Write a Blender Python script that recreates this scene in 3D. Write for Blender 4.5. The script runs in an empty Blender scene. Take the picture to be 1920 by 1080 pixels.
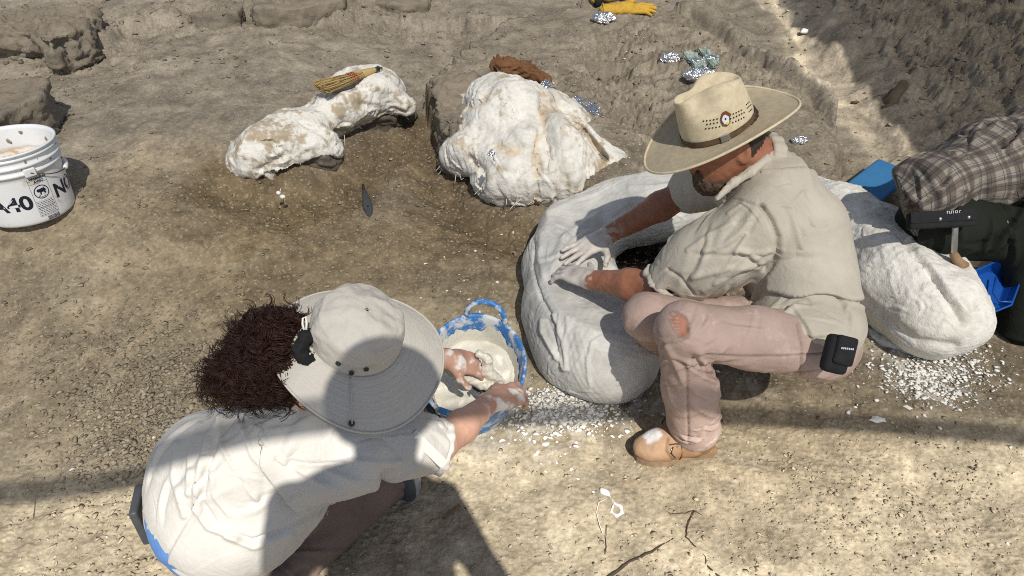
import bpy, bmesh, math, random
import numpy as np
from mathutils import Vector, Matrix

# ------------------------------------------------------------------ camera, light, exposure
SC = bpy.context.scene
COL = SC.collection
PITCH, FPX, CAMH = math.radians(35.0), 1300.0, 1.55
CP, SP = math.cos(PITCH), math.sin(PITCH)
cam_data = bpy.data.cameras.new('camera'); cam = bpy.data.objects.new('camera', cam_data)
COL.objects.link(cam)
cam.location = (0, 0, CAMH); cam.rotation_euler = (math.pi/2 - PITCH, 0, 0)
cam_data.sensor_width = 36.0; cam_data.lens = FPX/1920*36; cam_data.clip_start = 0.02; cam_data.clip_end = 600
SC.camera = cam

SUN_AZ = math.radians(-17.0)      # heading of the shadows, measured from +y towards +x
SUN_EL = math.radians(49.0)
SDIR = np.array([math.sin(SUN_AZ)*math.cos(SUN_EL), math.cos(SUN_AZ)*math.cos(SUN_EL), -math.sin(SUN_EL)])
world = bpy.data.worlds.new('World'); SC.world = world; world.use_nodes = True
wn = world.node_tree; bg = wn.nodes['Background']
sky = wn.nodes.new('ShaderNodeTexSky'); sky.sky_type = 'NISHITA'; sky.sun_disc = False
sky.sun_elevation = SUN_EL; sky.sun_rotation = math.atan2(-SDIR[0], -SDIR[1])
sky.dust_density = 1.5; sky.altitude = 900
wn.links.new(sky.outputs[0], bg.inputs[0]); bg.inputs[1].default_value = 0.085
sun_d = bpy.data.lights.new('sun', 'SUN'); sun = bpy.data.objects.new('sun', sun_d); COL.objects.link(sun)
sun_d.energy = 4.6; sun_d.angle = math.radians(0.55); sun_d.color = (1.0, 0.95, 0.86)
sun.rotation_euler = Vector(SDIR).to_track_quat('-Z', 'Y').to_euler(); sun.location = (1, -4, 5)
SC.view_settings.view_transform = 'Standard'; SC.view_settings.look = 'None'
SC.view_settings.gamma = 1.0; SC.view_settings.use_curve_mapping = False
SC.view_settings.exposure = 0.35
SC.render.engine = 'CYCLES'; SC.cycles.max_bounces = 6; SC.cycles.transparent_max_bounces = 12
SC.cycles.diffuse_bounces = 3; SC.cycles.use_denoising = False; SC.cycles.filter_width = 1.05

rng = np.random.RandomState(7); random.seed(7)

# ------------------------------------------------------------------ placing helpers
def A(*a): return np.array(a, float)
def ray(u, v):
    x = (u-960)/FPX; y = (540-v)/FPX
    return np.array([x, CP+y*SP, -SP+y*CP])
def at(u, v, t):
    r = ray(u, v)*t; r[2] += CAMH; return r
def atz(u, v, z):
    r = ray(u, v); return at(u, v, (CAMH-z)/-r[2])
RIGHT = A(1, 0, 0); CUP = A(0, SP, CP); FWD = A(0, CP, -SP)
def unit(v): v = np.asarray(v, float); return v/np.linalg.norm(v)

# ------------------------------------------------------------------ noise
_L = rng.rand(64, 64, 64).astype(np.float32)*2-1
def noise(P):
    P = np.asarray(P, np.float32); i = np.floor(P).astype(np.int32); f = P-i; f = f*f*(3-2*f); i &= 63; j = (i+1) & 63
    x0, y0, z0 = i.T; x1, y1, z1 = j.T; fx, fy, fz = f.T
    a = _L[x0, y0, z0]*(1-fx)+_L[x1, y0, z0]*fx; b = _L[x0, y1, z0]*(1-fx)+_L[x1, y1, z0]*fx
    c = _L[x0, y0, z1]*(1-fx)+_L[x1, y0, z1]*fx; d = _L[x0, y1, z1]*(1-fx)+_L[x1, y1, z1]*fx
    return (a*(1-fy)+b*fy)*(1-fz)+(c*(1-fy)+d*fy)*fz
def fbm(P, o=4, g=0.5):
    s = 0; a = 1.0; P = np.asarray(P, np.float32)
    for k in range(o):
        s = s+a*noise(P*(2.03**k)+k*17.3); a *= g
    return s
def ridged(P, o=4, g=0.5):
    s = 0; a = 1.0
    for k in range(o):
        s = s+a*(1-2*np.abs(noise(P*(2.07**k)+k*11.1))); a *= g
    return s
def sst(a, b, x):
    t = np.clip((x-a)/(b-a), 0, 1); return t*t*(3-2*t)
def voro(X, Y, seed=0):
    ix = np.floor(X).astype(np.int64); iy = np.floor(Y).astype(np.int64)
    f1 = np.full(X.shape, 9.0); f2 = np.full(X.shape, 9.0); cid = np.zeros(X.shape)
    for dx in (-1, 0, 1):
        for dy in (-1, 0, 1):
            cx = ix+dx; cy = iy+dy
            h = (cx*73856093 ^ cy*19349663 ^ (seed*83492791)) & 0x7fffffff
            rx = ((h*1103515245+12345) & 0xffff)/65536.; ry = ((h*69069+7) >> 3 & 0xffff)/65536.
            d = (cx+rx-X)**2+(cy+ry-Y)**2
            near = d < f1; f2 = np.where(near, f1, np.minimum(f2, d)); cid = np.where(near, (h % 1009)/1009., cid); f1 = np.minimum(f1, d)
    return np.sqrt(f1), np.sqrt(f2), cid
def seg_d(X, Y, pts):
    """distance in the plane to a polyline, signed: positive to the left of its heading"""
    best = np.full(X.shape, 1e9); sg = np.ones(X.shape)
    for (ax, ay), (bx, by) in zip(pts[:-1], pts[1:]):
        ux, uy = bx-ax, by-ay; L = ux*ux+uy*uy+1e-12
        t = np.clip(((X-ax)*ux+(Y-ay)*uy)/L, 0, 1)
        dx = X-ax-t*ux; dy = Y-ay-t*uy; d = np.hypot(dx, dy)
        c = ux*dy-uy*dx; m = d < best
        sg = np.where(m, np.sign(c)+(c == 0), sg); best = np.minimum(best, d)
    return best*sg
def poly_d(X, Y, pts):
    """signed distance to a closed polygon, negative inside"""
    best = np.full(X.shape, 1e9); ins = np.zeros(X.shape, bool); n = len(pts)
    for k in range(n):
        ax, ay = pts[k]; bx, by = pts[(k+1) % n]; ux, uy = bx-ax, by-ay
        t = np.clip(((X-ax)*ux+(Y-ay)*uy)/(ux*ux+uy*uy+1e-12), 0, 1)
        best = np.minimum(best, np.hypot(X-ax-t*ux, Y-ay-t*uy))
        c = ((ay > Y) != (by > Y)) & (X < (bx-ax)*(Y-ay)/(by-ay+1e-12)+ax); ins ^= c
    return np.where(ins, -best, best)

# ------------------------------------------------------------------ mesh helpers
def link(o, parent=None):
    COL.objects.link(o)
    if parent is not None: o.parent = parent
    return o
def mesh(name, V, F, mat=None, parent=None, smooth=True, cols=None, vec=None, mats=None, mi=None):
    me = bpy.data.meshes.new(name)
    V = np.asarray(V, np.float32)
    if isinstance(F, np.ndarray):
        n, k = F.shape
        me.vertices.add(len(V)); me.vertices.foreach_set('co', V.ravel())
        me.loops.add(n*k); me.loops.foreach_set('vertex_index', F.astype(np.int32).ravel())
        me.polygons.add(n); me.polygons.foreach_set('loop_start', np.arange(0, n*k, k, dtype=np.int32))
        me.polygons.foreach_set('loop_total', np.full(n, k, np.int32))
        me.update(calc_edges=True)
    else:
        me.from_pydata([tuple(map(float, v)) for v in V], [], [tuple(int(i) for i in f) for f in F]); me.update()
    if smooth: me.polygons.foreach_set('use_smooth', np.ones(len(me.polygons), bool))
    if cols is not None:
        a = me.attributes.new('tint', 'FLOAT_COLOR', 'POINT')
        c = np.ones((len(V), 4), np.float32); c[:, :3] = cols; a.data.foreach_set('color', c.ravel())
    if vec is not None:
        a = me.attributes.new('weave', 'FLOAT_VECTOR', 'POINT'); a.data.foreach_set('vector', np.asarray(vec, np.float32).ravel())
    if mat is not None: me.materials.append(mat)
    if mats is not None:
        for m in mats: me.materials.append(m)
        me.polygons.foreach_set('material_index', np.asarray(mi, np.int32))
    o = bpy.data.objects.new(name, me); link(o, parent); return o
def thing(name, label, cat, loc=None, group=None):
    o = bpy.data.objects.new(name, None); COL.objects.link(o); o.empty_display_size = .05
    o['label'] = label; o['category'] = cat
    if group: o['group'] = group
    if loc is not None: o['_b'] = 1; o.location = tuple(float(q) for q in loc); bpy.context.view_layer.update(); del o['_b']
    return o
def tag(o, label=None, cat=None, group=None, kind=None):
    for k, v in (('label', label), ('category', cat), ('group', group), ('kind', kind)):
        if v: o[k] = v
    return o
def settle(root):
    """children were modelled in world space: keep them there under a root that stands at the thing's base"""
    M = Matrix.Translation(root.location).inverted()
    for ch in root.children:
        ch.matrix_parent_inverse = M
def nrm(V, F):
    a = V[F[:, 1]]-V[F[:, 0]]; b = V[F[:, -1]]-V[F[:, 0]]
    if F.shape[1] == 4: a = V[F[:, 2]]-V[F[:, 0]]; b = V[F[:, 3]]-V[F[:, 1]]
    fn = np.cross(a, b); N = np.zeros_like(V)
    for k in range(F.shape[1]):
        for c in range(3): N[:, c] += np.bincount(F[:, k], fn[:, c], len(V))
    return N/(np.linalg.norm(N, axis=1, keepdims=True)+1e-12)
def relax(V, F, it=2, w=0.5):
    k = F.shape[1]
    e = np.concatenate([F[:, [i, (i+1) % k]] for i in range(k)]); e = np.concatenate([e, e[:, ::-1]])
    deg = np.bincount(e[:, 0], minlength=len(V))[:, None]+1e-9
    for _ in range(it):
        S = np.stack([np.bincount(e[:, 0], V[e[:, 1], c], len(V)) for c in range(3)], 1)/deg
        V = V*(1-w)+S*w
    return V

# ------------------------------------------------------------------ implicit surfaces (rounded limbs and lumps blended into one skin)
def cap(a, b, ra, rb=None, k=.02): return ('cap', A(*a), A(*b), ra, ra if rb is None else rb, k)
def ell(c, r, ax=None, k=.02, sub=False): return ('ell', A(*c), A(*r), np.eye(3) if ax is None else np.array([unit(q) for q in ax]), k, sub)
def ellpx(u, v, t, ru, rv, rd, rot=0, k=.03, sub=False):
    """ellipsoid whose axes follow the line of sight: radii ru, rv in photo pixels, rd in metres"""
    c, s = math.cos(math.radians(rot)), math.sin(math.radians(rot))
    return ell(at(u, v, t), (ru*t/FPX, rv*t/FPX, rd), (RIGHT*c+CUP*s, -RIGHT*s+CUP*c, FWD), k, sub)
def tz(u, v, z):
    return (CAMH-z)/-ray(u, v)[2]
def ellz(u, v, z, ru, rv, rd, rot=0, k=.03, sub=False): return ellpx(u, v, tz(u, v, z), ru, rv, rd, rot, k, sub)
def chain(pts, rs, k=.02): return [cap(pts[i], pts[i+1], rs[i], rs[i+1], k) for i in range(len(pts)-1)]
def field(prims, h, grow=0., cuts=(), pad=.012):
    lo = np.full(3, 1e9); hi = -lo
    bb = []
    for p in prims:
        if p[0] == 'cap':
            r = np.array([p[3], p[4]])[:, None]; q = np.stack([p[1], p[2]]); l = (q-r).min(0)-grow; g = (q+r).max(0)+grow
        else:
            e = np.sqrt(((p[3]*p[2][:, None])**2).sum(0))+grow; l = p[1]-e; g = p[1]+e
        bb.append((l, g))
        if not (p[0] == 'ell' and p[5]): lo = np.minimum(lo, l); hi = np.maximum(hi, g)
    lo = lo-pad-2*h; n = np.ceil((hi+pad+2*h-lo)/h).astype(int)+1
    D = np.full(n, 1.0, np.float32)
    for p, (l, g) in zip(prims, bb):
        k = p[5] if p[0] == 'cap' else p[4]; m = k+3*h
        i0 = np.clip(np.floor((l-m-lo)/h).astype(int), 0, n-1); i1 = np.clip(np.ceil((g+m-lo)/h).astype(int)+1, 1, n)
        if (i1 <= i0).any(): continue
        ax = [((np.arange(i0[c], i1[c])*h)+lo[c]).astype(np.float32) for c in range(3)]
        X, Y, Z = ax[0][:, None, None], ax[1][None, :, None], ax[2][None, None, :]
        if p[0] == 'cap':
            a, b, ra, rb = p[1], p[2], p[3]+grow, p[4]+grow; d = b-a; L = float(d@d)+1e-12
            t = np.clip(((X-a[0])*d[0]+(Y-a[1])*d[1]+(Z-a[2])*d[2])/L, 0, 1)
            dd = np.sqrt((X-a[0]-t*d[0])**2+(Y-a[1]-t*d[1])**2+(Z-a[2]-t*d[2])**2)-(ra+t*(rb-ra))
        else:
            c, r, R = p[1], p[2]+grow, p[3]
            q = [((X-c[0])*R[i, 0]+(Y-c[1])*R[i, 1]+(Z-c[2])*R[i, 2]) for i in range(3)]
            k0 = np.sqrt(sum((q[i]/r[i])**2 for i in range(3))); k1 = np.sqrt(sum((q[i]/r[i]**2)**2 for i in range(3)))+1e-9
            dd = k0*(k0-1)/k1
        S = D[i0[0]:i1[0], i0[1]:i1[1], i0[2]:i1[2]]; dd = dd.astype(np.float32)
        if p[0] == 'ell' and p[5]:
            hh = np.clip(.5-.5*(S+dd)/k, 0, 1); S[...] = S+(-dd-S)*hh+k*hh*(1-hh)
        else:
            hh = np.clip(.5+.5*(dd-S)/k, 0, 1); S[...] = dd+(S-dd)*hh-k*hh*(1-hh)
    if cuts:
        ax = [((np.arange(n[c])*h)+lo[c]).astype(np.float32) for c in range(3)]
        X, Y, Z = ax[0][:, None, None], ax[1][None, :, None], ax[2][None, None, :]
        for f in cuts: D = np.maximum(D, f(X, Y, Z).astype(np.float32))
    return D, lo
_C = np.array([[i >> 2 & 1, i >> 1 & 1, i & 1] for i in range(8)])
_E = [(a, b) for a in range(8) for b in range(a+1, 8) if bin(a ^ b).count('1') == 1]
def nets(D, lo, h):
    S = D < 0
    n = np.array(D.shape)-1; cnt = np.zeros(n, np.uint8)
    for c in _C: cnt += S[c[0]:c[0]+n[0], c[1]:c[1]+n[1], c[2]:c[2]+n[2]]
    act = np.argwhere((cnt > 0) & (cnt < 8)); idx = np.full(n, -1, np.int32); idx[tuple(act.T)] = np.arange(len(act))
    vals = np.stack([D[tuple((act+c).T)] for c in _C], 1)
    P = np.zeros((len(act), 3)); W = np.zeros(len(act))
    for a, b in _E:
        va, vb = vals[:, a], vals[:, b]; m = (va < 0) != (vb < 0); t = np.where(m, va/(va-vb+1e-20), 0)
        P += m[:, None]*(_C[a]+t[:, None]*(_C[b]-_C[a])); W += m
    V = (act+P/W[:, None])*h+lo
    Fs = []
    for ax in range(3):
        o1, o2 = (ax+1) % 3, (ax+2) % 3
        sl0 = [slice(1, -1)]*3; sl0[ax] = slice(0, -1); sl1 = list(sl0); sl1[ax] = slice(1, None)
        s0 = S[tuple(sl0)]; s1 = S[tuple(sl1)]
        g = np.argwhere(s0 != s1)
        if not len(g): continue
        flip = s0[tuple(g.T)]
        off = np.ones(3, int); off[ax] = 0; g = g+off
        q = []
        for d1, d2 in ((0, 0), (1, 0), (1, 1), (0, 1)):
            c = g.copy(); c[:, o1] -= d1; c[:, o2] -= d2; q.append(idx[tuple(c.T)])
        q = np.stack(q, 1); q[~flip] = q[~flip][:, ::-1]; Fs.append(q)
    return V, np.concatenate(Fs)
def skin(prims, h=.005, grow=0., cuts=(), it=2):
    D, lo = field(prims, h, grow, cuts); V, F = nets(D, lo, h)
    return relax(V, F, it), F

def creases(V, F, axis, n, L, w, a, seed, mask=None, curl=.35, jit=.35):
    """long thin folds of cloth: ridges with a hollow beside them, following the surface along an axis (vector, or function of a point)"""
    r = np.random.RandomState(seed); N = nrm(V, F); D = np.zeros(len(V)); ids = np.arange(len(V)) if mask is None else np.where(mask)[0]
    for k in range(n):
        i = ids[r.randint(len(ids))]; p = V[i]; nn = N[i]; ax_ = axis(p) if callable(axis) else axis
        t = unit(ax_+r.randn(3)*jit); t = unit(t-nn*(t@nn)+1e-6); s = np.cross(nn, t); l = L*(.5+r.rand()); bend = r.randn()*curl; ww = w*(.6+.9*r.rand()); aa = a*(.4+.9*r.rand())
        rel = V-p; near = np.abs(rel).max(1) < l+4*ww
        q = rel[near]; x = q@t; y = q@s-bend*x*x/l; z = q@nn+ .5*x*x/.25*0
        tp = np.clip(1-(x/(l*.5))**2, 0, 1)**1.2*np.exp(-np.maximum(0, np.abs(z)-.04)/.02)
        D[near] += aa*tp*(np.exp(-(y/ww)**2)-.75*np.exp(-((y-1.6*ww)/(ww*.8))**2))
    return V+N*D[:, None]
def patches(V, F, axis, n, L, W, a, seed, mask=None):
    """overlapping strips of plastered cloth: slightly raised bands with edges and wrinkles"""
    r = np.random.RandomState(seed); N = nrm(V, F); D = np.zeros(len(V)); ids = np.arange(len(V)) if mask is None else np.where(mask)[0]
    for k in range(n):
        i = ids[r.randint(len(ids))]; p = V[i]; nn = N[i]; ax_ = axis(p) if callable(axis) else axis
        t = unit(ax_+r.randn(3)*.35); t = unit(t-nn*(t@nn)+1e-6); s = np.cross(nn, t); l = L*(.6+.8*r.rand()); w = W*(.6+.7*r.rand())
        rel = V-p; near = np.abs(rel).max(1) < l+w; q = rel[near]; x = q@t; y = q@s; z = q@nn
        e = np.minimum(l/2-np.abs(x), w/2-np.abs(y))+.006*noise(q*30+k)
        D[near] += np.clip(sst(-.002, .004, e)*(a+.0006*np.sin((y+.01*noise(q*9+k))*(230+120*r.rand()))*sst(.0, .02, e))+.5*a*np.exp(-((e-.002)/.003)**2), -1, 1)*(np.abs(z) < .07)*(N[near]@nn > .2)
    return V+N*D[:, None]
def uvpx(V):
    Q = np.asarray(V)-A(0, 0, CAMH); t = Q@FWD; return 960+FPX*(Q@RIGHT)/t, 540-FPX*(Q@CUP)/t
def seam(V, N, pts, w, a):
    """a stitched groove or ridge drawn over the side of a thing that faces the viewer (photo pixels); returns displacement and a 0..1 mask"""
    u, v = uvpx(V); d = np.abs(seg_d(u, v, pts)); m = np.exp(-(d/w)**2)*np.clip(-(N@FWD)*3, 0, 1); return a*m, m
# ------------------------------------------------------------------ small solid builders (return V, F lists)
class MB:
    def __init__(s): s.V = []; s.F = []
    def add(s, V, F):
        b = len(s.V); s.V += [tuple(map(float, v)) for v in V]; s.F += [tuple(int(i)+b for i in f) for f in F]
    def box(s, c, half, ax=None, bev=.0):
        ax = np.eye(3) if ax is None else np.array([unit(q) for q in ax]); c = A(*c); hx, hy, hz = half
        if bev <= 0:
            V = [c+sx*hx*ax[0]+sy*hy*ax[1]+sz*hz*ax[2] for sx in (-1, 1) for sy in (-1, 1) for sz in (-1, 1)]
            s.add(V, [(0, 1, 3, 2), (4, 6, 7, 5), (0, 4, 5, 1), (2, 3, 7, 6), (0, 2, 6, 4), (1, 5, 7, 3)])
        else:
            bm = bmesh.new(); bmesh.ops.create_cube(bm, size=2)
            for v in bm.verts: v.co = Vector((v.co.x*hx, v.co.y*hy, v.co.z*hz))
            bmesh.ops.bevel(bm, geom=bm.edges[:]+bm.verts[:], offset=bev, segments=3, affect='EDGES', profile=.6)
            bm.verts.ensure_lookup_table(); bm.verts.index_update()
            s.add([c+v.co.x*ax[0]+v.co.y*ax[1]+v.co.z*ax[2] for v in bm.verts], [[v.index for v in f.verts] for f in bm.faces]); bm.free()
    def tube(s, pts, r, n=8, caps=True):
        pts = [A(*p) for p in pts]; m = len(pts); rs = [r]*m if np.isscalar(r) else r
        V = []; ref = A(0.13, .31, .94)
        for i, p in enumerate(pts):
            d = unit(pts[min(i+1, m-1)]-pts[max(i-1, 0)]+1e-9); a = np.cross(d, ref)
            if np.linalg.norm(a) < .05: a = np.cross(d, A(1, 0, 0))
            a = unit(a); b = np.cross(d, a)
            for k in range(n):
                t = 2*math.pi*k/n; V.append(p+rs[i]*(a*math.cos(t)+b*math.sin(t)))
        F = [(i*n+k, i*n+(k+1) % n, (i+1)*n+(k+1) % n, (i+1)*n+k) for i in range(m-1) for k in range(n)]
        if caps: F += [tuple(range(n-1, -1, -1)), tuple((m-1)*n+k for k in range(n))]
        s.add(V, F)
    def lathe(s, c, prof, n=48, ax=None, sx=1., sy=1.):
        ax = np.eye(3) if ax is None else np.array([unit(q) for q in ax]); c = A(*c); V = []
        for r, z in prof:
            for k in range(n):
                t = 2*math.pi*k/n; V.append(c+ax[0]*r*sx*math.cos(t)+ax[1]*r*sy*math.sin(t)+ax[2]*z)
        F = [(i*n+k, i*n+(k+1) % n, (i+1)*n+(k+1) % n, (i+1)*n+k) for i in range(len(prof)-1) for k in range(n)]
        s.add(V, F)
    def lump(s, c, r, seed=0, sub=1, j=.25, ax=None):
        bm = bmesh.new(); bmesh.ops.create_icosphere(bm, subdivisions=sub, radius=1); rr = np.random.RandomState(seed)
        ax = np.eye(3) if ax is None else np.array(ax); bm.verts.index_update()
        V = [A(*c)+ax.T@(A(*v.co)*(1+j*(rr.rand()*2-1))*A(*(np.ones(3)*r))) for v in bm.verts]
        s.add(V, [[v.index for v in f.verts] for f in bm.faces]); bm.free()
    def build(s, name, mat, parent=None, smooth=True): return mesh(name, np.array(s.V), s.F, mat, parent, smooth)

# ------------------------------------------------------------------ materials
def nodes(name):
    m = bpy.data.materials.new(name); m.use_nodes = True; nt = m.node_tree
    return m, nt, nt.nodes['Principled BSDF']
def mixc(nt, fac, a, b, mode='MIX'):
    n = nt.nodes.new('ShaderNodeMix'); n.data_type = 'RGBA'; n.blend_type = mode
    for sock, v in ((n.inputs[0], fac), (n.inputs[6], a), (n.inputs[7], b)):
        if hasattr(v, 'is_linked') or isinstance(v, bpy.types.NodeSocket): nt.links.new(v, sock)
        elif isinstance(v, (int, float)): sock.default_value = v
        else: sock.default_value = (*v, 1) if len(v) == 3 else v
    return n.outputs[2]
def tex_noise(nt, scale, detail=6, rough=.6, vec=None, dist=0):
    n = nt.nodes.new('ShaderNodeTexNoise'); n.inputs['Scale'].default_value = scale; n.inputs['Detail'].default_value = detail
    n.inputs['Roughness'].default_value = rough; n.inputs['Distortion'].default_value = dist
    if vec is not None: nt.links.new(vec, n.inputs['Vector'])
    return n.outputs[0]
def ramp(nt, fac, stops):
    n = nt.nodes.new('ShaderNodeValToRGB'); e = n.color_ramp.elements
    while len(e) < len(stops): e.new(.5)
    for q, (p, c) in zip(e, stops):
        q.position = p; q.color = (c, c, c, 1) if isinstance(c, (int, float)) else (*c, 1)
    nt.links.new(fac, n.inputs[0]); return n.outputs[0]
def pos(nt, scale=None, rot=None):
    g = nt.nodes.new('ShaderNodeTexCoord')
    if scale is None: return g.outputs['Object']
    m = nt.nodes.new('ShaderNodeMapping'); nt.links.new(g.outputs['Object'], m.inputs[0]); m.inputs['Scale'].default_value = scale
    if rot: m.inputs['Rotation'].default_value = rot
    return m.outputs[0]
def bump(nt, bsdf, hs):
    prev = None
    for h, st, dist in hs:
        b = nt.nodes.new('ShaderNodeBump'); b.inputs['Strength'].default_value = st; b.inputs['Distance'].default_value = dist
        nt.links.new(h, b.inputs['Height'])
        if prev is not None: nt.links.new(prev, b.inputs['Normal'])
        prev = b.outputs[0]
    nt.links.new(prev, bsdf.inputs['Normal'])
def pm(name, c1, c2=None, scale=20, rough=.7, bumps=((120, .25, .002),), tint=False, spec=.3, metal=0., lo=.35, hi=.65, speck=None, sheen=0.):
    m, nt, b = nodes(name); p = pos(nt)
    col = mixc(nt, ramp(nt, tex_noise(nt, scale, 5, .6, p), [(lo, 0.), (hi, 1.)]), c1, c2 or c1)
    if tint:
        a = nt.nodes.new('ShaderNodeAttribute'); a.attribute_name = 'tint'; col = mixc(nt, 1., col, a.outputs['Color'], 'MULTIPLY')
    if speck:
        col = mixc(nt, ramp(nt, tex_noise(nt, speck[1], 4, .7, p), [(speck[2]-.03, 0.), (speck[2]+.10, 1.)]), col, speck[0])
    nt.links.new(col, b.inputs['Base Color']); b.inputs['Roughness'].default_value = rough; b.inputs['Specular IOR Level'].default_value = spec
    b.inputs['Metallic'].default_value = metal
    if sheen: b.inputs['Sheen Weight'].default_value = sheen
    if bumps: bump(nt, b, [(tex_noise(nt, s, 5, .65, p), st, d) for s, st, d in bumps])
    return m
def cloth(name, c1, c2, weave=900, fold=22, tint=False, rough=.9, stain=None):
    m, nt, b = nodes(name); p = pos(nt)
    col = mixc(nt, ramp(nt, tex_noise(nt, 9, 6, .65, p), [(.35, 0.), (.68, 1.)]), c1, c2)
    if stain: col = mixc(nt, ramp(nt, tex_noise(nt, stain[1], 5, .7, p), [(stain[2], 0.), (stain[2]+.12, 1.)]), col, stain[0])
    if tint:
        a = nt.nodes.new('ShaderNodeAttribute'); a.attribute_name = 'tint'; col = mixc(nt, 1., col, a.outputs['Color'], 'MULTIPLY')
    nt.links.new(col, b.inputs['Base Color']); b.inputs['Roughness'].default_value = rough; b.inputs['Specular IOR Level'].default_value = .15
    w = nt.nodes.new('ShaderNodeTexVoronoi'); w.inputs['Scale'].default_value = weave; nt.links.new(p, w.inputs['Vector'])
    bump(nt, b, [(tex_noise(nt, fold, 3, .5, p, 1.6), .22, .010), (tex_noise(nt, fold*3, 4, .6, p, 1.2), .28, .004), (w.outputs['Distance'], .25, .0008)])
    return m
M = {}
M['earth'] = None
M['plaster'] = pm('plaster', (.78, .76, .71), (.70, .675, .61), 14, .9, ((30, .4, .010), (95, .6, .005), (320, .4, .002)), tint=True, speck=((.46, .38, .28), 22, .66))
M['plaster_wet'] = pm('plaster_wet', (.66, .65, .61), (.53, .52, .485), 16, .6, ((45, .4, .004), (160, .45, .002), (520, .6, .0012)), tint=True, spec=.4)
M['plaster_bit'] = pm('plaster_bit', (.82, .80, .75), (.74, .71, .64), 60, .9, ((200, .3, .002),))
M['mudstone'] = pm('mudstone', (.235, .20, .155), (.175, .152, .122), 9, .95, ((14, .5, .02), (55, .6, .008), (220, .5, .003)), tint=True)
M['clod'] = pm('clod', (.29, .245, .18), (.21, .18, .13), 7, .95, ())
M['skin_tan'] = pm('skin_tan', (.34, .145, .085), (.27, .11, .06), 30, .5, ((260, .25, .0012), (60, .12, .003)), tint=True, spec=.4)
M['skin_fair'] = pm('skin_fair', (.50, .30, .22), (.44, .25, .18), 30, .5, ((260, .2, .001),), tint=True, spec=.4)
M['shirt_khaki'] = cloth('shirt_khaki', (.52, .475, .40), (.44, .40, .335), tint=True)
M['shirt_white'] = cloth('shirt_white', (.56, .54, .505), (.50, .48, .445), tint=True)
M['trouser_pink'] = cloth('trouser_pink', (.45, .335, .29), (.37, .272, .235), stain=((.52, .42, .37), 10, .55), tint=True)
M['trouser_brown'] = cloth('trouser_brown', (.215, .155, .125), (.165, .118, .095))
M['trouser_green'] = cloth('trouser_green', (.020, .023, .018), (.013, .015, .012))
M['hat_cloth'] = cloth('hat_cloth', (.56, .525, .47), (.50, .47, .42), fold=30)
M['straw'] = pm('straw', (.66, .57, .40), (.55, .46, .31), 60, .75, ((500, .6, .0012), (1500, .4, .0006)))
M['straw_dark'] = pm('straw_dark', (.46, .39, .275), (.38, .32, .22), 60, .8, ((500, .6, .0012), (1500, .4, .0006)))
M['leather'] = pm('leather', (.12, .075, .045), (.07, .045, .03), 40, .6)
M['boot'] = pm('boot', (.38, .225, .12), (.28, .16, .085), 16, .7, ((70, .3, .003), (300, .25, .001)), tint=True)
M['sole'] = pm('sole', (.30, .20, .12), (.2, .14, .09), 30, .8)
M['hair_dark'] = pm('hair_dark', (.012, .0055, .004), (.008, .004, .003), 20, .5, ((200, .4, .002),), spec=.35)
M['hair_grey'] = pm('hair_grey', (.13, .085, .06), (.07, .042, .03), 90, .8, ((500, .8, .002),))
M['hair_brown'] = pm('hair_brown', (.055, .036, .026), (.035, .024, .018), 60, .6, ((500, .8, .002),))
M['black'] = pm('black', (.010, .010, .012), (.016, .016, .018), 60, .85, ((500, .3, .001),))
M['black_plastic'] = pm('black_plastic', (.02, .021, .024), (.03, .03, .033), 60, .35, ((200, .1, .001),), spec=.5)
M['grey_rubber'] = pm('grey_rubber', (.05, .055, .062), (.065, .07, .078), 40, .5, ((200, .15, .001),))
M['bucket'] = pm('bucket', (.78, .79, .79), (.74, .75, .76), 5, .38, ((40, .05, .002),), spec=.5, speck=((.50, .43, .33), 11, .64))
M['ink'] = pm('ink', (.015, .016, .03), None, 10, .5, ())
M['blue_tub'] = pm('blue_tub', (.035, .17, .46), (.06, .22, .50), 12, .5, ((60, .1, .002),), spec=.4, speck=((.62, .63, .62), 24, .50))
M['blue_pan'] = pm('blue_pan', (.006, .07, .33), (.01, .09, .38), 12, .4, ((60, .1, .002),), spec=.5)
M['blue_foam'] = pm('blue_foam', (.045, .20, .42), (.04, .17, .37), 12, .8, ((200, .3, .002),), speck=((.03, .05, .08), 60, .68))
M['blue_cloth'] = cloth('blue_cloth', (.10, .22, .50), (.14, .28, .56))
M['slurry'] = pm('slurry', (.70, .67, .58), (.62, .59, .51), 9, .4, ((12, .25, .02), (40, .3, .006)), spec=.5)
M['burlap'] = cloth('burlap', (.21, .105, .05), (.13, .065, .032), weave=450, fold=40)
M['broom_straw'] = pm('broom_straw', (.52, .38, .17), (.40, .28, .12), 200, .8, ())
M['red_thread'] = pm('red_thread', (.42, .06, .03), None, 10, .7, ())
M['glove'] = pm('glove', (.66, .40, .04), (.52, .31, .05), 30, .8, ((120, .4, .003),), speck=((.30, .24, .14), 40, .62))
M['foil'] = pm('foil', (.80, .81, .83), None, 10, .22, ((60, .8, .01), (160, .6, .004)), metal=1.)
M['metal'] = pm('metal', (.5, .5, .5), (.35, .35, .36), 30, .35, ((100, .2, .001),), metal=1.)
M['knee_shell'] = pm('knee_shell', (.34, .37, .40), (.24, .26, .29), 30, .3, ((100, .1, .001),), spec=.6)
M['grey_cloth'] = cloth('grey_cloth', (.16, .165, .17), (.12, .12, .125))
M['wood'] = pm('wood', (.30, .20, .11), (.22, .14, .08), 60, .8)
M['twig'] = pm('twig', (.05, .036, .025), (.08, .06, .04), 60, .9)
M['drift'] = pm('drift', (.10, .075, .05), (.15, .115, .08), 20, .9, ((80, .6, .004),))
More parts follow.
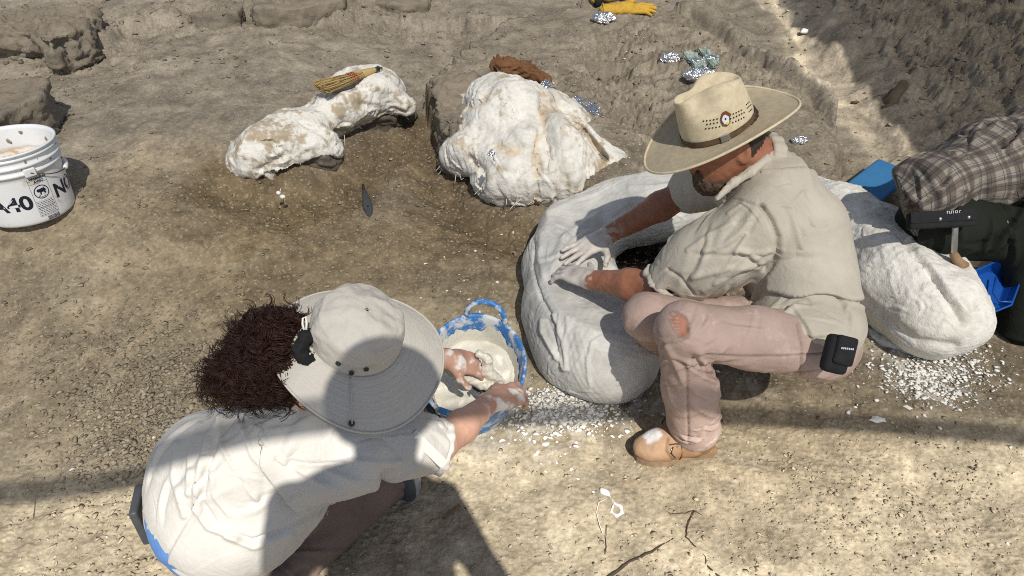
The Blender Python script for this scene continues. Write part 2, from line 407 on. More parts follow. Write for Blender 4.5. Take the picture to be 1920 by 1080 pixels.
def bag_mat():
    m, nt, b = nodes('bag_film'); b.inputs['Base Color'].default_value = (.55, .66, .58, 1); b.inputs['Roughness'].default_value = .18
    b.inputs['Alpha'].default_value = .55; bump(nt, b, [(tex_noise(nt, 70, 4, .6, pos(nt)), .6, .006)]); return m
M['bag'] = bag_mat()
def plaid_mat():
    m, nt, b = nodes('plaid'); a = nt.nodes.new('ShaderNodeAttribute'); a.attribute_name = 'weave'
    sp = nt.nodes.new('ShaderNodeSeparateXYZ'); nt.links.new(a.outputs['Vector'], sp.inputs[0])
    def stripes(sock, per, width, ph=0.):
        n = nt.nodes.new('ShaderNodeMath'); n.operation = 'MULTIPLY_ADD'; n.inputs[1].default_value = 1/per; n.inputs[2].default_value = ph; nt.links.new(sock, n.inputs[0])
        f = nt.nodes.new('ShaderNodeMath'); f.operation = 'FRACT'; nt.links.new(n.outputs[0], f.inputs[0])
        l = nt.nodes.new('ShaderNodeMath'); l.operation = 'LESS_THAN'; l.inputs[1].default_value = width; nt.links.new(f.outputs[0], l.inputs[0]); return l.outputs[0]
    def half(s, k):
        n = nt.nodes.new('ShaderNodeMath'); n.operation = 'MULTIPLY'; n.inputs[1].default_value = k; nt.links.new(s, n.inputs[0]); return n.outputs[0]
    c = mixc(nt, tex_noise(nt, 14, 4, .6, pos(nt)), (.32, .285, .24), (.24, .215, .18))
    for i in (0, 1):
        c = mixc(nt, half(stripes(sp.outputs[i], .085, .36), .62), c, (.07, .052, .048))
        c = mixc(nt, half(stripes(sp.outputs[i], .085, .14, .28), .5), c, (.035, .032, .04))
        c = mixc(nt, half(stripes(sp.outputs[i], .0425, .04, .75), .8), c, (.015, .015, .02))
    p = pos(nt); nt.links.new(c, b.inputs['Base Color']); b.inputs['Roughness'].default_value = .9; b.inputs['Specular IOR Level'].default_value = .15
    bump(nt, b, [(tex_noise(nt, 25, 3, .5, p, .8), .4, .012), (tex_noise(nt, 800, 2, .5, p), .2, .0006)]); return m
M['plaid'] = plaid_mat()
def shade_mat(name, through, c):
    m, nt, b = nodes(name); nt.nodes.remove(b); out = nt.nodes['Material Output']
    t = nt.nodes.new('ShaderNodeBsdfTransparent'); d = nt.nodes.new('ShaderNodeBsdfDiffuse'); l = nt.nodes.new('ShaderNodeBsdfTranslucent')
    d.inputs[0].default_value = (*c, 1); l.inputs[0].default_value = (*c, 1)
    x = nt.nodes.new('ShaderNodeMixShader'); x.inputs[0].default_value = .5; nt.links.new(d.outputs[0], x.inputs[1]); nt.links.new(l.outputs[0], x.inputs[2])
    y = nt.nodes.new('ShaderNodeMixShader'); y.inputs[0].default_value = through; nt.links.new(x.outputs[0], y.inputs[1]); nt.links.new(t.outputs[0], y.inputs[2])
    nt.links.new(y.outputs[0], out.inputs[0]); return m
# ------------------------------------------------------------------ the ground
def pp(pts, z=.2): return [tuple(atz(u, v, z)[:2]) for u, v in pts]
PLATE = pp([(806, 205), (800, 150), (880, 95), (960, 62), (1120, 30), (1330, 45), (1425, 115), (1515, 150), (1572, 185), (1583, 225), (1592, 330), (1570, 430), (1350, 430), (1190, 345), (1060, 300), (900, 250)], .33)
GULLY = pp([(1125, 100), (1150, 150), (1190, 185), (1232, 222), (1262, 275)], .35)
FISS = pp([(1290, 40), (1345, 62), (1400, 98), (1440, 112), (1512, 148), (1562, 182), (1590, 225)], .38)
BANK = pp([(1420, -40), (1500, 60), (1590, 130), (1665, 210), (1760, 300), (1900, 420)], .3)
TRO = pp([(440, 370), (540, 385), (640, 345), (700, 300), (790, 250), (830, 330), (900, 385), (980, 410), (1060, 405)], .2)
HOLE = pp([(1150, 480), (1210, 475), (1270, 490)], .05)
GRAV = pp([(200, 700), (300, 690), (390, 640), (330, 760), (240, 820)], .1)
CRUST = pp([(1150, 140), (1215, 60), (1330, 90), (1400, 130)], .4)
LEDGE = pp([(-60, 62), (60, 84), (160, 92), (250, 60), (350, 46), (470, 44), (650, 36), (860, 28)], .4)
def rough_at(x, y):
    return .8*np.exp(-(seg_d(x, y, LEDGE)/.22)**2)+np.exp(-(seg_d(x, y, CRUST)/.30)**2)+np.exp(-(seg_d(x, y, GULLY)/.16)**2)+.8*sst(.05, .5, seg_d(x, y, BANK))*sst(-.1, .3, y-2.4)
def H(x, y, fine=True):
    x = np.atleast_1d(np.asarray(x, float)); y = np.atleast_1d(np.asarray(y, float))
    Q = np.stack([x, y, x*0+3.3], 1)
    left = sst(-.1, -1.5, x)
    z = (.11+.17*left)*sst(1.45, 2.6, y)+.075*np.maximum(0, y-2.7)+.02*np.maximum(0, y-4.5)
    z += .006*fbm(Q*8.5+21, 2)+.035*fbm(Q*1.3, 3)*sst(1.0, 2.2, y)+.012*fbm(Q*4.1+9, 3)
    wob = .035*fbm(Q*6+31, 3)
    pd = poly_d(x, y, PLATE)+wob+.02*fbm(Q*17+41, 3, .7)
    z += .15*sst(.012, -.022, pd)+.03*sst(-.05, -.5, pd)
    g = seg_d(x, y, GULLY)+wob; z -= .10*np.exp(-(np.minimum(g, g*.35)/.10)**2)
    f = seg_d(x, y, FISS)+wob*.6; z += .055*sst(-.02, .03, f)*sst(.55, .2, np.abs(f))*sst(3.0, 3.6, y)-.04*np.exp(-(f/.035)**2)
    b = seg_d(x, y, BANK)+wob*1.5; z += (.11*sst(-.08, .16, b+.018*fbm(Q*11+77, 3, .6))+.12*sst(.05, 1.0, b)+.05*np.maximum(0, b-.6))*sst(1.6, 2.6, y)
    bt = (b+.09*fbm(Q*4.2+13, 4, .6))/.17; fr = bt-np.floor(bt); z += .055*(sst(.0, .22, fr)-fr)*sst(.12, .3, b)*sst(2.2, 2.8, y)
    z -= .065*np.exp(-(seg_d(x, y, TRO)/.13)**2)
    z -= .05*np.exp(-(seg_d(x, y, HOLE)/.10)**2)
    z += .02*np.exp(-(seg_d(x, y, GRAV)/.16)**2)
    ld = seg_d(x, y, LEDGE)+wob*2.2; z += .07*sst(-.02, .05, ld)*sst(2.6, 3.2, y)*sst(1.2, .3, x)
    if fine:
        R = np.clip(rough_at(x, y), 0, 1.2)
        st = ridged(Q*np.array([5, 9, 1])+4, 4); z += R*.030*(st-.6)
        wx, wy = x+.03*noise(Q*14), y+.03*noise(Q*14+7)
        f1, f2, cid = voro(wx*11, wy*15, 1); c = sst(.0, .16, f2-f1)
        damp = np.exp(-(seg_d(x, y, TRO)/.22)**2)
        z += (R*.030+damp*.016)*(cid-.5)*c-(R*.022+damp*.016)*(1-c)
        f1, f2, cid = voro(wx*34, wy*40, 2); c = sst(0, .2, f2-f1); mid = .35+.65*sst(-.2, .35, fbm(Q*3.1+50, 3))
        z += (R*.011+.0026*mid*sst(1.6, 2.4, y))*((cid-.5)*c-.8*(1-c))
        z += .0045*fbm(Q*13+3, 4, .55)+.0016*ridged(Q*48, 3, .6)*(.3+mid)
        z += .0045*mid*np.maximum(0, noise(Q*85)-.25)+.0016*np.maximum(0, noise(Q*150+3))-.004*sst(.5, .8, ridged(Q*np.array([9, 4, 1])+90, 2))*sst(.15, .5, fbm(Q*2.6+14, 2))
        z -= .006*sst(.55, .9, ridged(Q*np.array([3.1, 6.2, 1])+70, 2, .4))*sst(.1, .4, fbm(Q*1.9+44, 2))
    return z
def hz(x, y): return float(H(x, y, False)[0])
def gr(u, v):
    r = ray(u, v); t = .8
    for k in range(400):
        p = r*t; d = p[2]+CAMH-hz(p[0], p[1])
        if d < .0008: break
        t += max(.0008, d*.6)
    return at(u, v, t)

def build_ground():
    m, nt, b = nodes('earth'); p = pos(nt)
    a = nt.nodes.new('ShaderNodeAttribute'); a.attribute_name = 'tint'
    n1 = ramp(nt, tex_noise(nt, 5, 8, .65, p), [(.3, .72), (.7, 1.22)])
    n2 = ramp(nt, tex_noise(nt, 70, 8, .78, p), [(.3, .62), (.70, 1.32)])
    c = mixc(nt, 1., a.outputs['Color'], n1, 'MULTIPLY'); c = mixc(nt, 1., c, n2, 'MULTIPLY')
    v = nt.nodes.new('ShaderNodeTexVoronoi'); v.inputs['Scale'].default_value = 130; nt.links.new(p, v.inputs['Vector'])
    vc = nt.nodes.new('ShaderNodeSeparateColor'); nt.links.new(v.outputs['Color'], vc.inputs[0])
    c = mixc(nt, ramp(nt, vc.outputs[0], [(.90, 0.), (.95, .45)]), c, (.44, .38, .28))
    c = mixc(nt, ramp(nt, vc.outputs[1], [(.93, 0.), (.98, .25)]), c, (.14, .11, .075))
    nt.links.new(c, b.inputs['Base Color']); b.inputs['Roughness'].default_value = 1; b.inputs['Specular IOR Level'].default_value = .08
    bump(nt, b, [(tex_noise(nt, 45, 7, .72, p), .45, .006), (v.outputs['Distance'], .16, .003), (tex_noise(nt, 420, 3, .6, p), .35, .0012)])
    M['earth'] = m
    NR, NC = 720, 960
    # rows spaced so that the nearer ground is the finer; the sheet is a trapezoid widening with distance
    s = np.linspace(0, 1, NR); e0, e1 = math.radians(67), math.radians(10.5)
    y = 1.45/np.tan(e0+(e1-e0)*s); w = (.819*y+.89)*.86
    X = np.linspace(-1, 1, NC)[None, :]*w[:, None]; Y = np.repeat(y[:, None], NC, 1)
    x, yy = X.ravel(), Y.ravel(); z = H(x, yy)
    V = np.stack([x, yy, z], 1); i = np.arange(NR*NC).reshape(NR, NC)
    F = np.stack([i[:-1, :-1], i[:-1, 1:], i[1:, 1:], i[1:, :-1]], -1).reshape(-1, 4)
    Q = np.stack([x, yy, x*0+1], 1)
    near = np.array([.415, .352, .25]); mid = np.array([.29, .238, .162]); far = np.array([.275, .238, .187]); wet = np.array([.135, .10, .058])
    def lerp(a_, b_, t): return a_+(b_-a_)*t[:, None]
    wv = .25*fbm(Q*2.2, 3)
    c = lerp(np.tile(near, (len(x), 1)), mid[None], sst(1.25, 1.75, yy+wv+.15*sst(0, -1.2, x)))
    c = lerp(c, far[None], sst(2.2, 3.1, yy+wv*1.5))
    d = np.exp(-((seg_d(x, yy, TRO)+.08*fbm(Q*7, 3))/.26)**2); c = lerp(c, wet[None], np.clip(d*1.1, 0, .9))
    dr = sst(.25, .6, x+.3*wv)*sst(1.45, 1.62, yy+.06*wv)*sst(2.5, 2.2, yy); c = lerp(c, np.array([.17, .135, .09])[None], .75*dr)
    dl = np.exp(-(seg_d(x, yy, pp([(560, 430), (480, 520), (700, 470)], .1))/.3)**2); c = lerp(c, np.array([.20, .15, .083])[None], .6*dl)
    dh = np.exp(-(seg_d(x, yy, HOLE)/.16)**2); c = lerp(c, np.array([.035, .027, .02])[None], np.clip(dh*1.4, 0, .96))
    pl = sst(.02, -.1, poly_d(x, yy, PLATE)); c = lerp(c, np.array([.26, .222, .168])[None], .7*pl)
    bk = sst(.1, .5, seg_d(x, yy, BANK))*sst(1.8, 2.6, yy); c = lerp(c, np.array([.25, .212, .158])[None], .7*bk)
    # pale plaster dust trodden into the dirt around the tub and the jackets
    dd = np.exp(-(seg_d(x, yy, pp([(960, 800), (1050, 760), (1150, 740)], 0))/.12)**2)+.8*np.exp(-(seg_d(x, yy, pp([(1700, 670), (1760, 720)], 0))/.10)**2)
    c = lerp(c, np.array([.62, .59, .52])[None], np.clip(dd*sst(-.35, .45, fbm(Q*26, 4, .7)), 0, .8))
    pale = np.exp(-(np.minimum(0, 0)+seg_d(x, yy, pp([(1440, -10), (1478, 45), (1505, 120), (1570, 165), (1625, 205), (1662, 228), (1700, 262), (1735, 300)], .3))/.065)**2); c = lerp(c, np.array([.52, .45, .335])[None], np.clip(pale*1.15, 0, .9))  # strip below the cloth gap painted paler: sunlight put into the ground colour
    c = c*(1+.17*fbm(Q*17+5, 4, .7)+.10*fbm(Q*60+2, 2))[:, None]; pch = sst(.35, .75, fbm(Q*7.5+33, 4, .65))*sst(2.6, 1.6, yy); c = lerp(c, np.array([.50, .44, .33])[None], .38*pch)
    streak = sst(.15, .7, fbm(Q*np.array([2.2, 5.0, 1])+61, 4, .6)); c = c*(1+.16*streak-.10*sst(.1, .6, fbm(Q*3.3+81, 4, .6)))[:, None]
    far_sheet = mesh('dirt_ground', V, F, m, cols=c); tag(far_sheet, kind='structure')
    # the same dirt carried on to the horizon around the dig
    xs = np.concatenate([-np.geomspace(300, 3, 26), np.linspace(-2.6, 2.6, 9), np.geomspace(3, 300, 26)]); n = len(xs)
    gx, gy = np.meshgrid(xs, xs+3); gx, gy = gx.ravel(), gy.ravel()
    gz = H(gx, np.minimum(gy, 9), False)*np.exp(-np.hypot(gx, gy-3)/40)-.10-.25*np.exp(-np.hypot(gx, gy-3)**2/18)
    i = np.arange(n*n).reshape(n, n); F = np.stack([i[:-1, :-1], i[:-1, 1:], i[1:, 1:], i[1:, :-1]], -1).reshape(-1, 4)
    o = mesh('dirt_plain', np.stack([gx, gy, gz], 1), F, m, cols=np.tile(far*1.05, (n*n, 1))); tag(o, kind='structure')
build_ground()

# ------------------------------------------------------------------ loose stones and clods: gravel too many to count
def rock_shape(seed, n=14):
    r = np.random.RandomState(seed); bm = bmesh.new()
    for k in range(n):
        d = unit(r.randn(3)); bm.verts.new(Vector(d*(.75+.35*r.rand())*A(1, .8, .6)))
    g = bmesh.ops.convex_hull(bm, input=bm.verts[:]); bmesh.ops.delete(bm, geom=[e for e in g['geom_interior'] if isinstance(e, bmesh.types.BMVert)], context='VERTS')
    bm.verts.index_update(); V = np.array([v.co[:] for v in bm.verts]); F = np.array([[v.index for v in f.verts] for f in bm.faces if len(f.verts) == 3]); bm.free(); return V, F
ROCKS = [rock_shape(k, 9) for k in range(8)]
def scatter(name, pts, sizes, mat, flat=.7, sink=.25, parent=None, seed=0, mul=None):
    r = np.random.RandomState(seed); Vs, Fs, Cs, b = [], [], [], 0
    for i, (p, s) in enumerate(zip(pts, sizes)):
        V, F = ROCKS[r.randint(8)]; a = r.rand()*6.28; c, q = math.cos(a), math.sin(a)
        W = V*A(1, .7+.5*r.rand(), flat*(.6+.6*r.rand()))*s
        W = np.stack([W[:, 0]*c-W[:, 1]*q, W[:, 0]*q+W[:, 1]*c, W[:, 2]], 1)+np.array(p)+A(0, 0, s*flat*(.55-sink))
        Vs.append(W); Fs.append(F+b); b += len(W); Cs.append(np.full((len(W), 3), .75+.55*r.rand())*(1 if mul is None else mul[i]))
    return mesh(name, np.concatenate(Vs), np.concatenate(Fs), mat, parent, smooth=False, cols=np.concatenate(Cs))
def in_view(n, seed, v0=0, v1=1080):
    r = np.random.RandomState(seed); u = r.rand(n)*1960-20; v = v0+(v1-v0)*r.rand(n)
    P = np.array([atz(a, b, .12) for a, b in zip(u, v)]); P[:, 2] = H(P[:, 0], P[:, 1]); return P, r
M['gravel'] = pm('gravel', (.31, .26, .185), (.22, .185, .13), 9, .95, (), tint=True)
P, r = in_view(38000, 3)
Q = P*A(1, 1, 0); den = .20+.65*sst(.0, .5, fbm(Q*2.3+20, 3))+1.2*np.exp(-(seg_d(P[:, 0], P[:, 1], GRAV)/.22)**2)+.5*np.clip(rough_at(P[:, 0], P[:, 1]), 0, 1)
k = r.rand(len(P)) < den; P = P[k]
sz = (.0017+.0085*r.rand(len(P))**5)*(1+.35*np.maximum(0, P[:, 1]-1.2))
hp_ = np.random.RandomState(8); G = np.array([atz(u, v, .1) for u, v in zip(290+105*hp_.randn(5600), 735+80*hp_.randn(5600))]); G2 = np.array([atz(u, v, .0) for u, v in zip(1620+210*hp_.randn(1800), 960+75*hp_.randn(1800))])
G = np.concatenate([G, G2]); G[:, 2] = H(G[:, 0], G[:, 1]); P = np.concatenate([P, G]); sz = np.concatenate([sz, np.where(np.arange(len(G)) < 5600, .0024+.0125*hp_.rand(len(G))**3.2, .0016+.0042*hp_.rand(len(G))**3)])
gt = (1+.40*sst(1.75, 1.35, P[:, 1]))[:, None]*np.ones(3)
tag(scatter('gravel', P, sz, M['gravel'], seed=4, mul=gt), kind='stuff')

M['pale_chip'] = pm('pale_chip', (.52, .46, .35), (.40, .345, .25), 30, .95, (), tint=True)
P, r = in_view(2600, 12, 420, 1080)
tag(scatter('pale_gravel', P, .0016+.0052*r.rand(len(P))**4, M['pale_chip'], .45, .3, seed=14), kind='stuff')
# ------------------------------------------------------------------ shade cloths overhead (their shade covers the dig; the near edge and the gap let full sun through)
M['shade_thin'] = shade_mat('shade_thin', .54, (.30, .28, .24))
M['shade_dense'] = shade_mat('shade_dense', .16, (.24, .22, .19))
M['shade_hem'] = shade_mat('shade_hem', .12, (.20, .18, .15))
ZC = 2.5
def lift(p, z=ZC): p = np.asarray(p, float); k = (z-p[2])/-SDIR[2]; return p-SDIR*k
EDGE = [lift(gr(u, v)) for u, v in [(-250, 985), (-100, 962), (0, 950), (150, 934), (290, 912), (560, 852), (880, 806), (1000, 801), (1150, 792), (1400, 800), (1650, 814), (1920, 838), (2150, 858)]]
GAPL = [lift(gr(u, v)) for u, v in [(1395, -12), (1420, 5), (1462, 38), (1478, 56), (1500, 92), (1488, 118), (1508, 140), (1556, 168), (1592, 200), (1622, 218), (1654, 229), (1684, 262), (1706, 300), (1712, 340)]]
GAPR = [lift(gr(u, v)) for u, v in [(1455, -12), (1470, 12), (1486, 34), (1482, 50), (1530, 74), (1588, 118), (1632, 170), (1644, 203), (1659, 228), (1697, 250), (1738, 292), (1752, 332)]]
def sheet(name, pts, mat, label, thick=.002):
    bm = bmesh.new(); vs = [bm.verts.new(Vector(p)) for p in pts]; f = bm.faces.new(vs)
    bmesh.ops.triangulate(bm, faces=[f]); bm.normal_update()
    me = bpy.data.meshes.new(name); bm.to_mesh(me); bm.free(); me.materials.append(mat)
    o = bpy.data.objects.new(name, me); link(o); return tag(o, label, 'shade cloth', 'shade cloths stretched over the dig')
far = [A(1.2, 8.5, ZC), A(-6, 8.5, ZC), A(-6, -1.2, ZC)]
x_end = EDGE[-1]; g_end = GAPL[-1]
back = [A(x_end[0]+1.5, x_end[1]-.2, ZC), A(4.2, .6, ZC)]
hem_w = A(0, .085, 0)
bandA = [p+hem_w for p in EDGE]
s1 = sheet('shade_cloth', [A(-6, EDGE[0][1], ZC)]+bandA+[A(x_end[0]+1.5, x_end[1], ZC)]+[A(2.4, .2, ZC)]+GAPL[::-1]+[A(1.0, 8.5, ZC), A(-6, 8.5, ZC)], M['shade_thin'], 'thin pale shade cloth over the jackets, its straight hem at the front edge')
hb = MB()
for a, b, c, d in zip(EDGE[:-1], EDGE[1:], bandA[1:], bandA[:-1]): hb.add([a, b, c, d], [(0, 1, 2, 3)])
h = hb.build('hem', M['shade_hem'], s1, False)
s2 = sheet('shade_cloth', GAPR+[A(2.42, .3, ZC), A(6, .3, ZC), A(6, 8.5, ZC), A(1.3, 8.5, ZC)], M['shade_dense'], 'denser brown shade cloth over the right bank beyond the sunlit gap')

# ------------------------------------------------------------------ rock slabs and ledges of mudstone
def rock(name, poly, z0, z1, label, seed, h=.012, cat='rock', amp=.02, tilt=(0, 0), dark=1., mat='mudstone', top=None, faces=16):
    """a broken slab standing on the polygon (photo pixels, at the height of its top)"""
    P2 = pp(poly, z1); xs = [p[0] for p in P2]; ys = [p[1] for p in P2]; m = .08
    nx, ny, nz = [int(math.ceil(q/h))+1 for q in (max(xs)-min(xs)+2*m, max(ys)-min(ys)+2*m, z1-z0+2*m)]
    lo = A(min(xs)-m, min(ys)-m, z0-m)
    gx, gy = np.meshgrid(np.arange(nx)*h+lo[0], np.arange(ny)*h+lo[1], indexing='ij')
    d2 = poly_d(gx, gy, P2)+.03*noise(np.stack([gx.ravel()*5, gy.ravel()*5, gx.ravel()*0+seed*3.1], 1)).reshape(gx.shape)
    cx, cy = sum(xs)/len(xs), sum(ys)/len(ys)
    tz = z1+tilt[0]*(gx-cx)+tilt[1]*(gy-cy)+.02*noise(np.stack([gx.ravel()*4, gy.ravel()*4, gx.ravel()*0+seed*7.7], 1)).reshape(gx.shape)
    zz = (np.arange(nz)*h+lo[2])[None, None, :]
    a = d2[:, :, None]; b = np.maximum(zz-tz[:, :, None], z0-zz)
    D = np.maximum(a, b)
    q = np.random.RandomState(seed+40); R_ = max(max(xs)-min(xs), max(ys)-min(ys))*.5; GX, GY, GZ = gx[:, :, None], gy[:, :, None], zz
    for k in range(faces):                       # broken faces
        n_ = unit(A(q.randn(), q.randn()-.3, .15+.9*q.rand())); e_ = A(cx, cy, z1-.05)
        ex = sum(abs(n_[i])*[R_*.75, (max(ys)-min(ys))*.5, .05][i] for i in range(3)); D = np.maximum(D, (GX-e_[0])*n_[0]+(GY-e_[1])*n_[1]+(GZ-e_[2])*n_[2]-ex*(.86+.25*q.rand()))
    V, F = nets(D.astype(np.float32), lo, h); N = nrm(V, F)
    V = V+N*(amp*1.0*np.round(2.2*fbm(V*A(6, 6, 20)+seed, 3))/2.2+amp*.35*fbm(V*30+seed, 3))[:, None]; N = nrm(V, F)
    c = (1.08+.25*fbm(V*A(5, 5, 22)+seed, 3))*dark
    dust = (sst(.45, .9, N[:, 2])*(.75+.25*fbm(V*9, 3)))[:, None]; cc = np.stack([c, c*.99, c*.97], 1); cc = cc+(A(1.30, 1.27, 1.22)-cc)*dust
    o = mesh(name, V, F, M[mat], smooth=False, cols=cc); return tag(o, label, cat) if label else o
rock('rock_slab', [(-60, 165), (-10, 148), (60, 150), (92, 162), (70, 196), (-10, 235), (-70, 240)], -.05, hz(*atz(30, 190, .4)[:2])+.13, 'grey slab with a flat top and sheer broken face behind the white bucket', 1, tilt=(.1, .05))
rock('rock_ledge', [(-60, 20), (60, 12), (150, 14), (176, 28), (170, 50), (118, 66), (90, 78), (40, 60), (-60, 62)], .1, hz(*atz(60, 50, .5)[:2])+.11, 'crumbling layered ledge in the far left corner', 2, amp=.045)
rock('rock_slab', [(352, 8), (400, -20), (466, -6), (462, 2), (452, 34), (400, 40), (352, 30)], .1, hz(*atz(420, 20, .5)[:2])+.055, 'weathered slab with a dark shaded end standing at the far left', 3, h=.016, tilt=(.15, -.1))
rock('rock_slab', [(466, -12), (560, -26), (640, -20), (644, -4), (560, 14), (470, 22)], .1, hz(*atz(550, 0, .5)[:2])+.015, 'low dusty grey slab between two blocks along the far edge', 4, h=.018)
rock('rock_block', [(698, -18), (800, -24), (808, -8), (800, 6), (740, 10), (700, 6)], .1, hz(*atz(750, 0, .5)[:2])+.085, 'square block with a deep black shadow under its front edge', 5, h=.016)
rock('rock_block', [(818, -18), (852, -20), (856, -8), (850, 8), (822, 10)], .1, hz(*atz(838, 0, .5)[:2])+.06, 'small upright block right of the square undercut block', 6, h=.014)
rock('mudstone_block', [(806, 150), (850, 140), (886, 150), (880, 200), (850, 232), (816, 205)], .02, hz(*atz(840, 180, .3)[:2])+.05, 'cracked mudstone block standing between the two plaster jackets', 7, h=.01, amp=.03, faces=0)
rr = np.random.RandomState(5)
for k, (u, v, s) in enumerate([(60, 92, 34), (96, 78, 26), (22, 96, 24), (128, 96, 16), (104, 60, 30), (46, 74, 26), (150, 92, 14), (12, 120, 16), (76, 112, 14), (112, 112, 12), (136, 62, 20), (40, 118, 18), (96, 128, 12), (20, 70, 20), (70, 58, 22)]):
    p = gr(u, v); t = (p@FWD-CAMH*FWD[2]); S = s*t/FPX
    V, F = rock_shape(100+k, 16); sc_ = A(1, .8, .75)*S*.55; a = rr.rand()*6.28
    W = V*sc_; W = np.stack([W[:, 0]*math.cos(a)-W[:, 1]*math.sin(a), W[:, 0]*math.sin(a)+W[:, 1]*math.cos(a), W[:, 2]], 1)+p+A(0, 0, S*.12)
    tag(mesh('rock_chunk', W, F, M['mudstone'], smooth=False, cols=np.full((len(W), 3), .85+.2*rr.rand())), 'broken grey chunk of mudstone crumbled from the far left ledge', 'rock', 'rock chunks below the far left ledge')
p = gr(1508, 64); V, F = rock_shape(77, 14)
tag(mesh('stone', V*A(.055, .035, .03)+p+A(0, 0, .02), F, M['plaster_bit'], smooth=False), 'pale angular stone lying in the strip of sunlight', 'stone')
p = gr(1602, 196); V, F = rock_shape(78, 12)
tag(mesh('stone', V*A(.03, .022, .02)+p+A(0, 0, .012), F, M['leather'], smooth=False), 'small dark square stone in the strip of sunlight', 'stone')

# ------------------------------------------------------------------ plaster field jackets
def dirty(V, seed, amount, col=(.52, .42, .29), scale=9, axis=None):
    f = fbm(V*scale+seed, 5, .65)+.6*fbm(V*scale*4+seed*2, 4, .7)+.3*fbm(V*scale*A(9, 9, 3)+seed, 2)
    t = np.clip((f-(.55-amount))*1.5, 0, 1)*.85
    g = np.clip((fbm(V*30+seed+9, 4, .6)-.25)*1.4, 0, 1)*.25
    c = np.ones((len(V), 3)); c = c+(A(*col)-1)*t[:, None]; return c*(1-g[:, None]*.6)
def wrinkle(V, F, seed, a=.006, big=.012):
    N = nrm(V, F); d = big*fbm(V*7+seed, 3)+a*(ridged(V*16+seed+.6*noise(V*9)[:, None], 3)-.7)+a*.45*fbm(V*55+seed, 3, .65)
    return V+N*d[:, None]
def fringe(mb, pts, r, seed, L=.05, n=60):
    """frayed burlap threads hanging from the plaster's lower edge"""
    q = np.random.RandomState(seed)
    for k in range(n):
        p = A(*pts[q.randint(len(pts))])+q.randn(3)*.01; d = unit(A(q.randn()*.6, q.randn()*.4-.3, -.6)); l = L*(.3+q.rand())
        mb.tube([p, p+d*l*.5+q.randn(3)*.006, p+d*l+q.randn(3)*.012], r, 4, False)

# --- the two-lobed one at the back left
def ragged_cut(zf, amp, fr, seed):
    def f(X, Y, Z):
        g = np.broadcast_arrays(X, Y)[0][:, :, 0]; yy = np.broadcast_arrays(X, Y)[1][:, :, 0]
        q = np.stack([g.ravel()*fr, yy.ravel()*fr, g.ravel()*0+seed], 1)
        n = (amp*fbm(q, 3, .7)).reshape(g.shape)
        return (zf(g, yy)+n)[:, :, None]-Z
    return f
ja = thing('plaster_jacket', 'muddy two-lobed plaster jacket holding bone, bare rock showing under its front lobe', 'plaster jacket', gr(600, 330), 'plaster field jackets')
pr = [ellz(505, 292, .27, 76, 54, .16, 20), ellz(575, 272, .28, 66, 52, .15, -15), ellz(550, 245, .32, 70, 36, .15, 10, k=.05), ellz(640, 215, .33, 66, 44, .17, 20, k=.06),
      ellz(695, 185, .36, 62, 46, .17, 25, k=.05), ellz(748, 194, .34, 32, 22, .09, -20, k=.03), ellz(668, 155, .42, 60, 28, .11, 14, k=.05), ellz(728, 163, .39, 30, 22, .10, -20),
      ellz(602, 312, .20, 38, 24, .10, 10, k=.02, sub=True), ellz(640, 268, .24, 26, 20, .09, 40, k=.04, sub=True), ellz(690, 247, .25, 30, 16, .08, 20, k=.04, sub=True), ellz(560, 296, .40, 50, 7, .10, 38, k=.03, sub=True)]
gA = gr(600, 340)[2]
D, lo = field(pr, .0065, cuts=[ragged_cut(lambda x, y: gA+.05+.05*sst(-.75, -.5, x)+0*y, .03, 20, 3)]); V, F = nets(D, lo, .0065); V = relax(V, F, 2)
V = wrinkle(V, F, 3, .0035, .014); V = patches(V, F, A(.5, .2, -.8), 34, .16, .07, .0035, 23); V = creases(V, F, A(.7, .2, -.6), 90, .10, .005, .008, 21, None, .6, .6)
N = nrm(V, F)
for px_, w_, a_ in (([(560, 225), (605, 250), (628, 275)], 6, -.014), ([(470, 262), (510, 265), (540, 290), (520, 300), (490, 318)], 6, -.014), ([(680, 195), (700, 200), (716, 222), (704, 232)], 7, -.016), ([(735, 205), (765, 215), (772, 200)], 5, -.012), ([(640, 180), (700, 165), (745, 170)], 9, .010), ([(450, 290), (470, 250), (520, 222)], 9, .010), ([(590, 270), (560, 285), (553, 340)], 5, .008)):
    d_, m_ = seam(V, N, px_, w_, a_); V = V+N*d_[:, None]
mesh('plaster_shell', V, F, M['plaster'], ja, cols=dirty(V, 5.5, .60, (.52, .42, .29), 16))
edge = V[np.abs(V[:, 2]-(gA+.075)) < .03]
mb = MB(); fringe(mb, edge, .0014, 8, .035, 34)
mb.build('frayed_burlap', M['plaster_bit'], ja)['kind'] = 'stuff'
mb = MB(); mb.lump(at(522, 362, 2.84), (.010, .009, .009), 1, 2, .1); mb.lump(at(530, 369, 2.83), (.012, .010, .009), 2, 2, .1); mb.tube([at(527, 352, 2.86), at(524, 362, 2.845)], .0018, 5); mb.build('plaster_drip', M['plaster_bit'], ja)
pr = [ellz(540, 312, .18, 92, 36, .14, 12), ellz(596, 300, .22, 42, 30, .10, 10), ellz(690, 232, .22, 80, 30, .14, 18), ellz(750, 214, .24, 30, 18, .08)]
V, F = skin(pr, .009, it=0); N = nrm(V, F); V = V+N*(.018*(ridged(V*A(9, 9, 20)+2, 3)-.6))[:, None]
c = .62+.25*fbm(V*12, 3); mesh('rock_core', V, F, M['mudstone'], ja, cols=np.stack([c, c, c*.98], 1)); settle(ja)

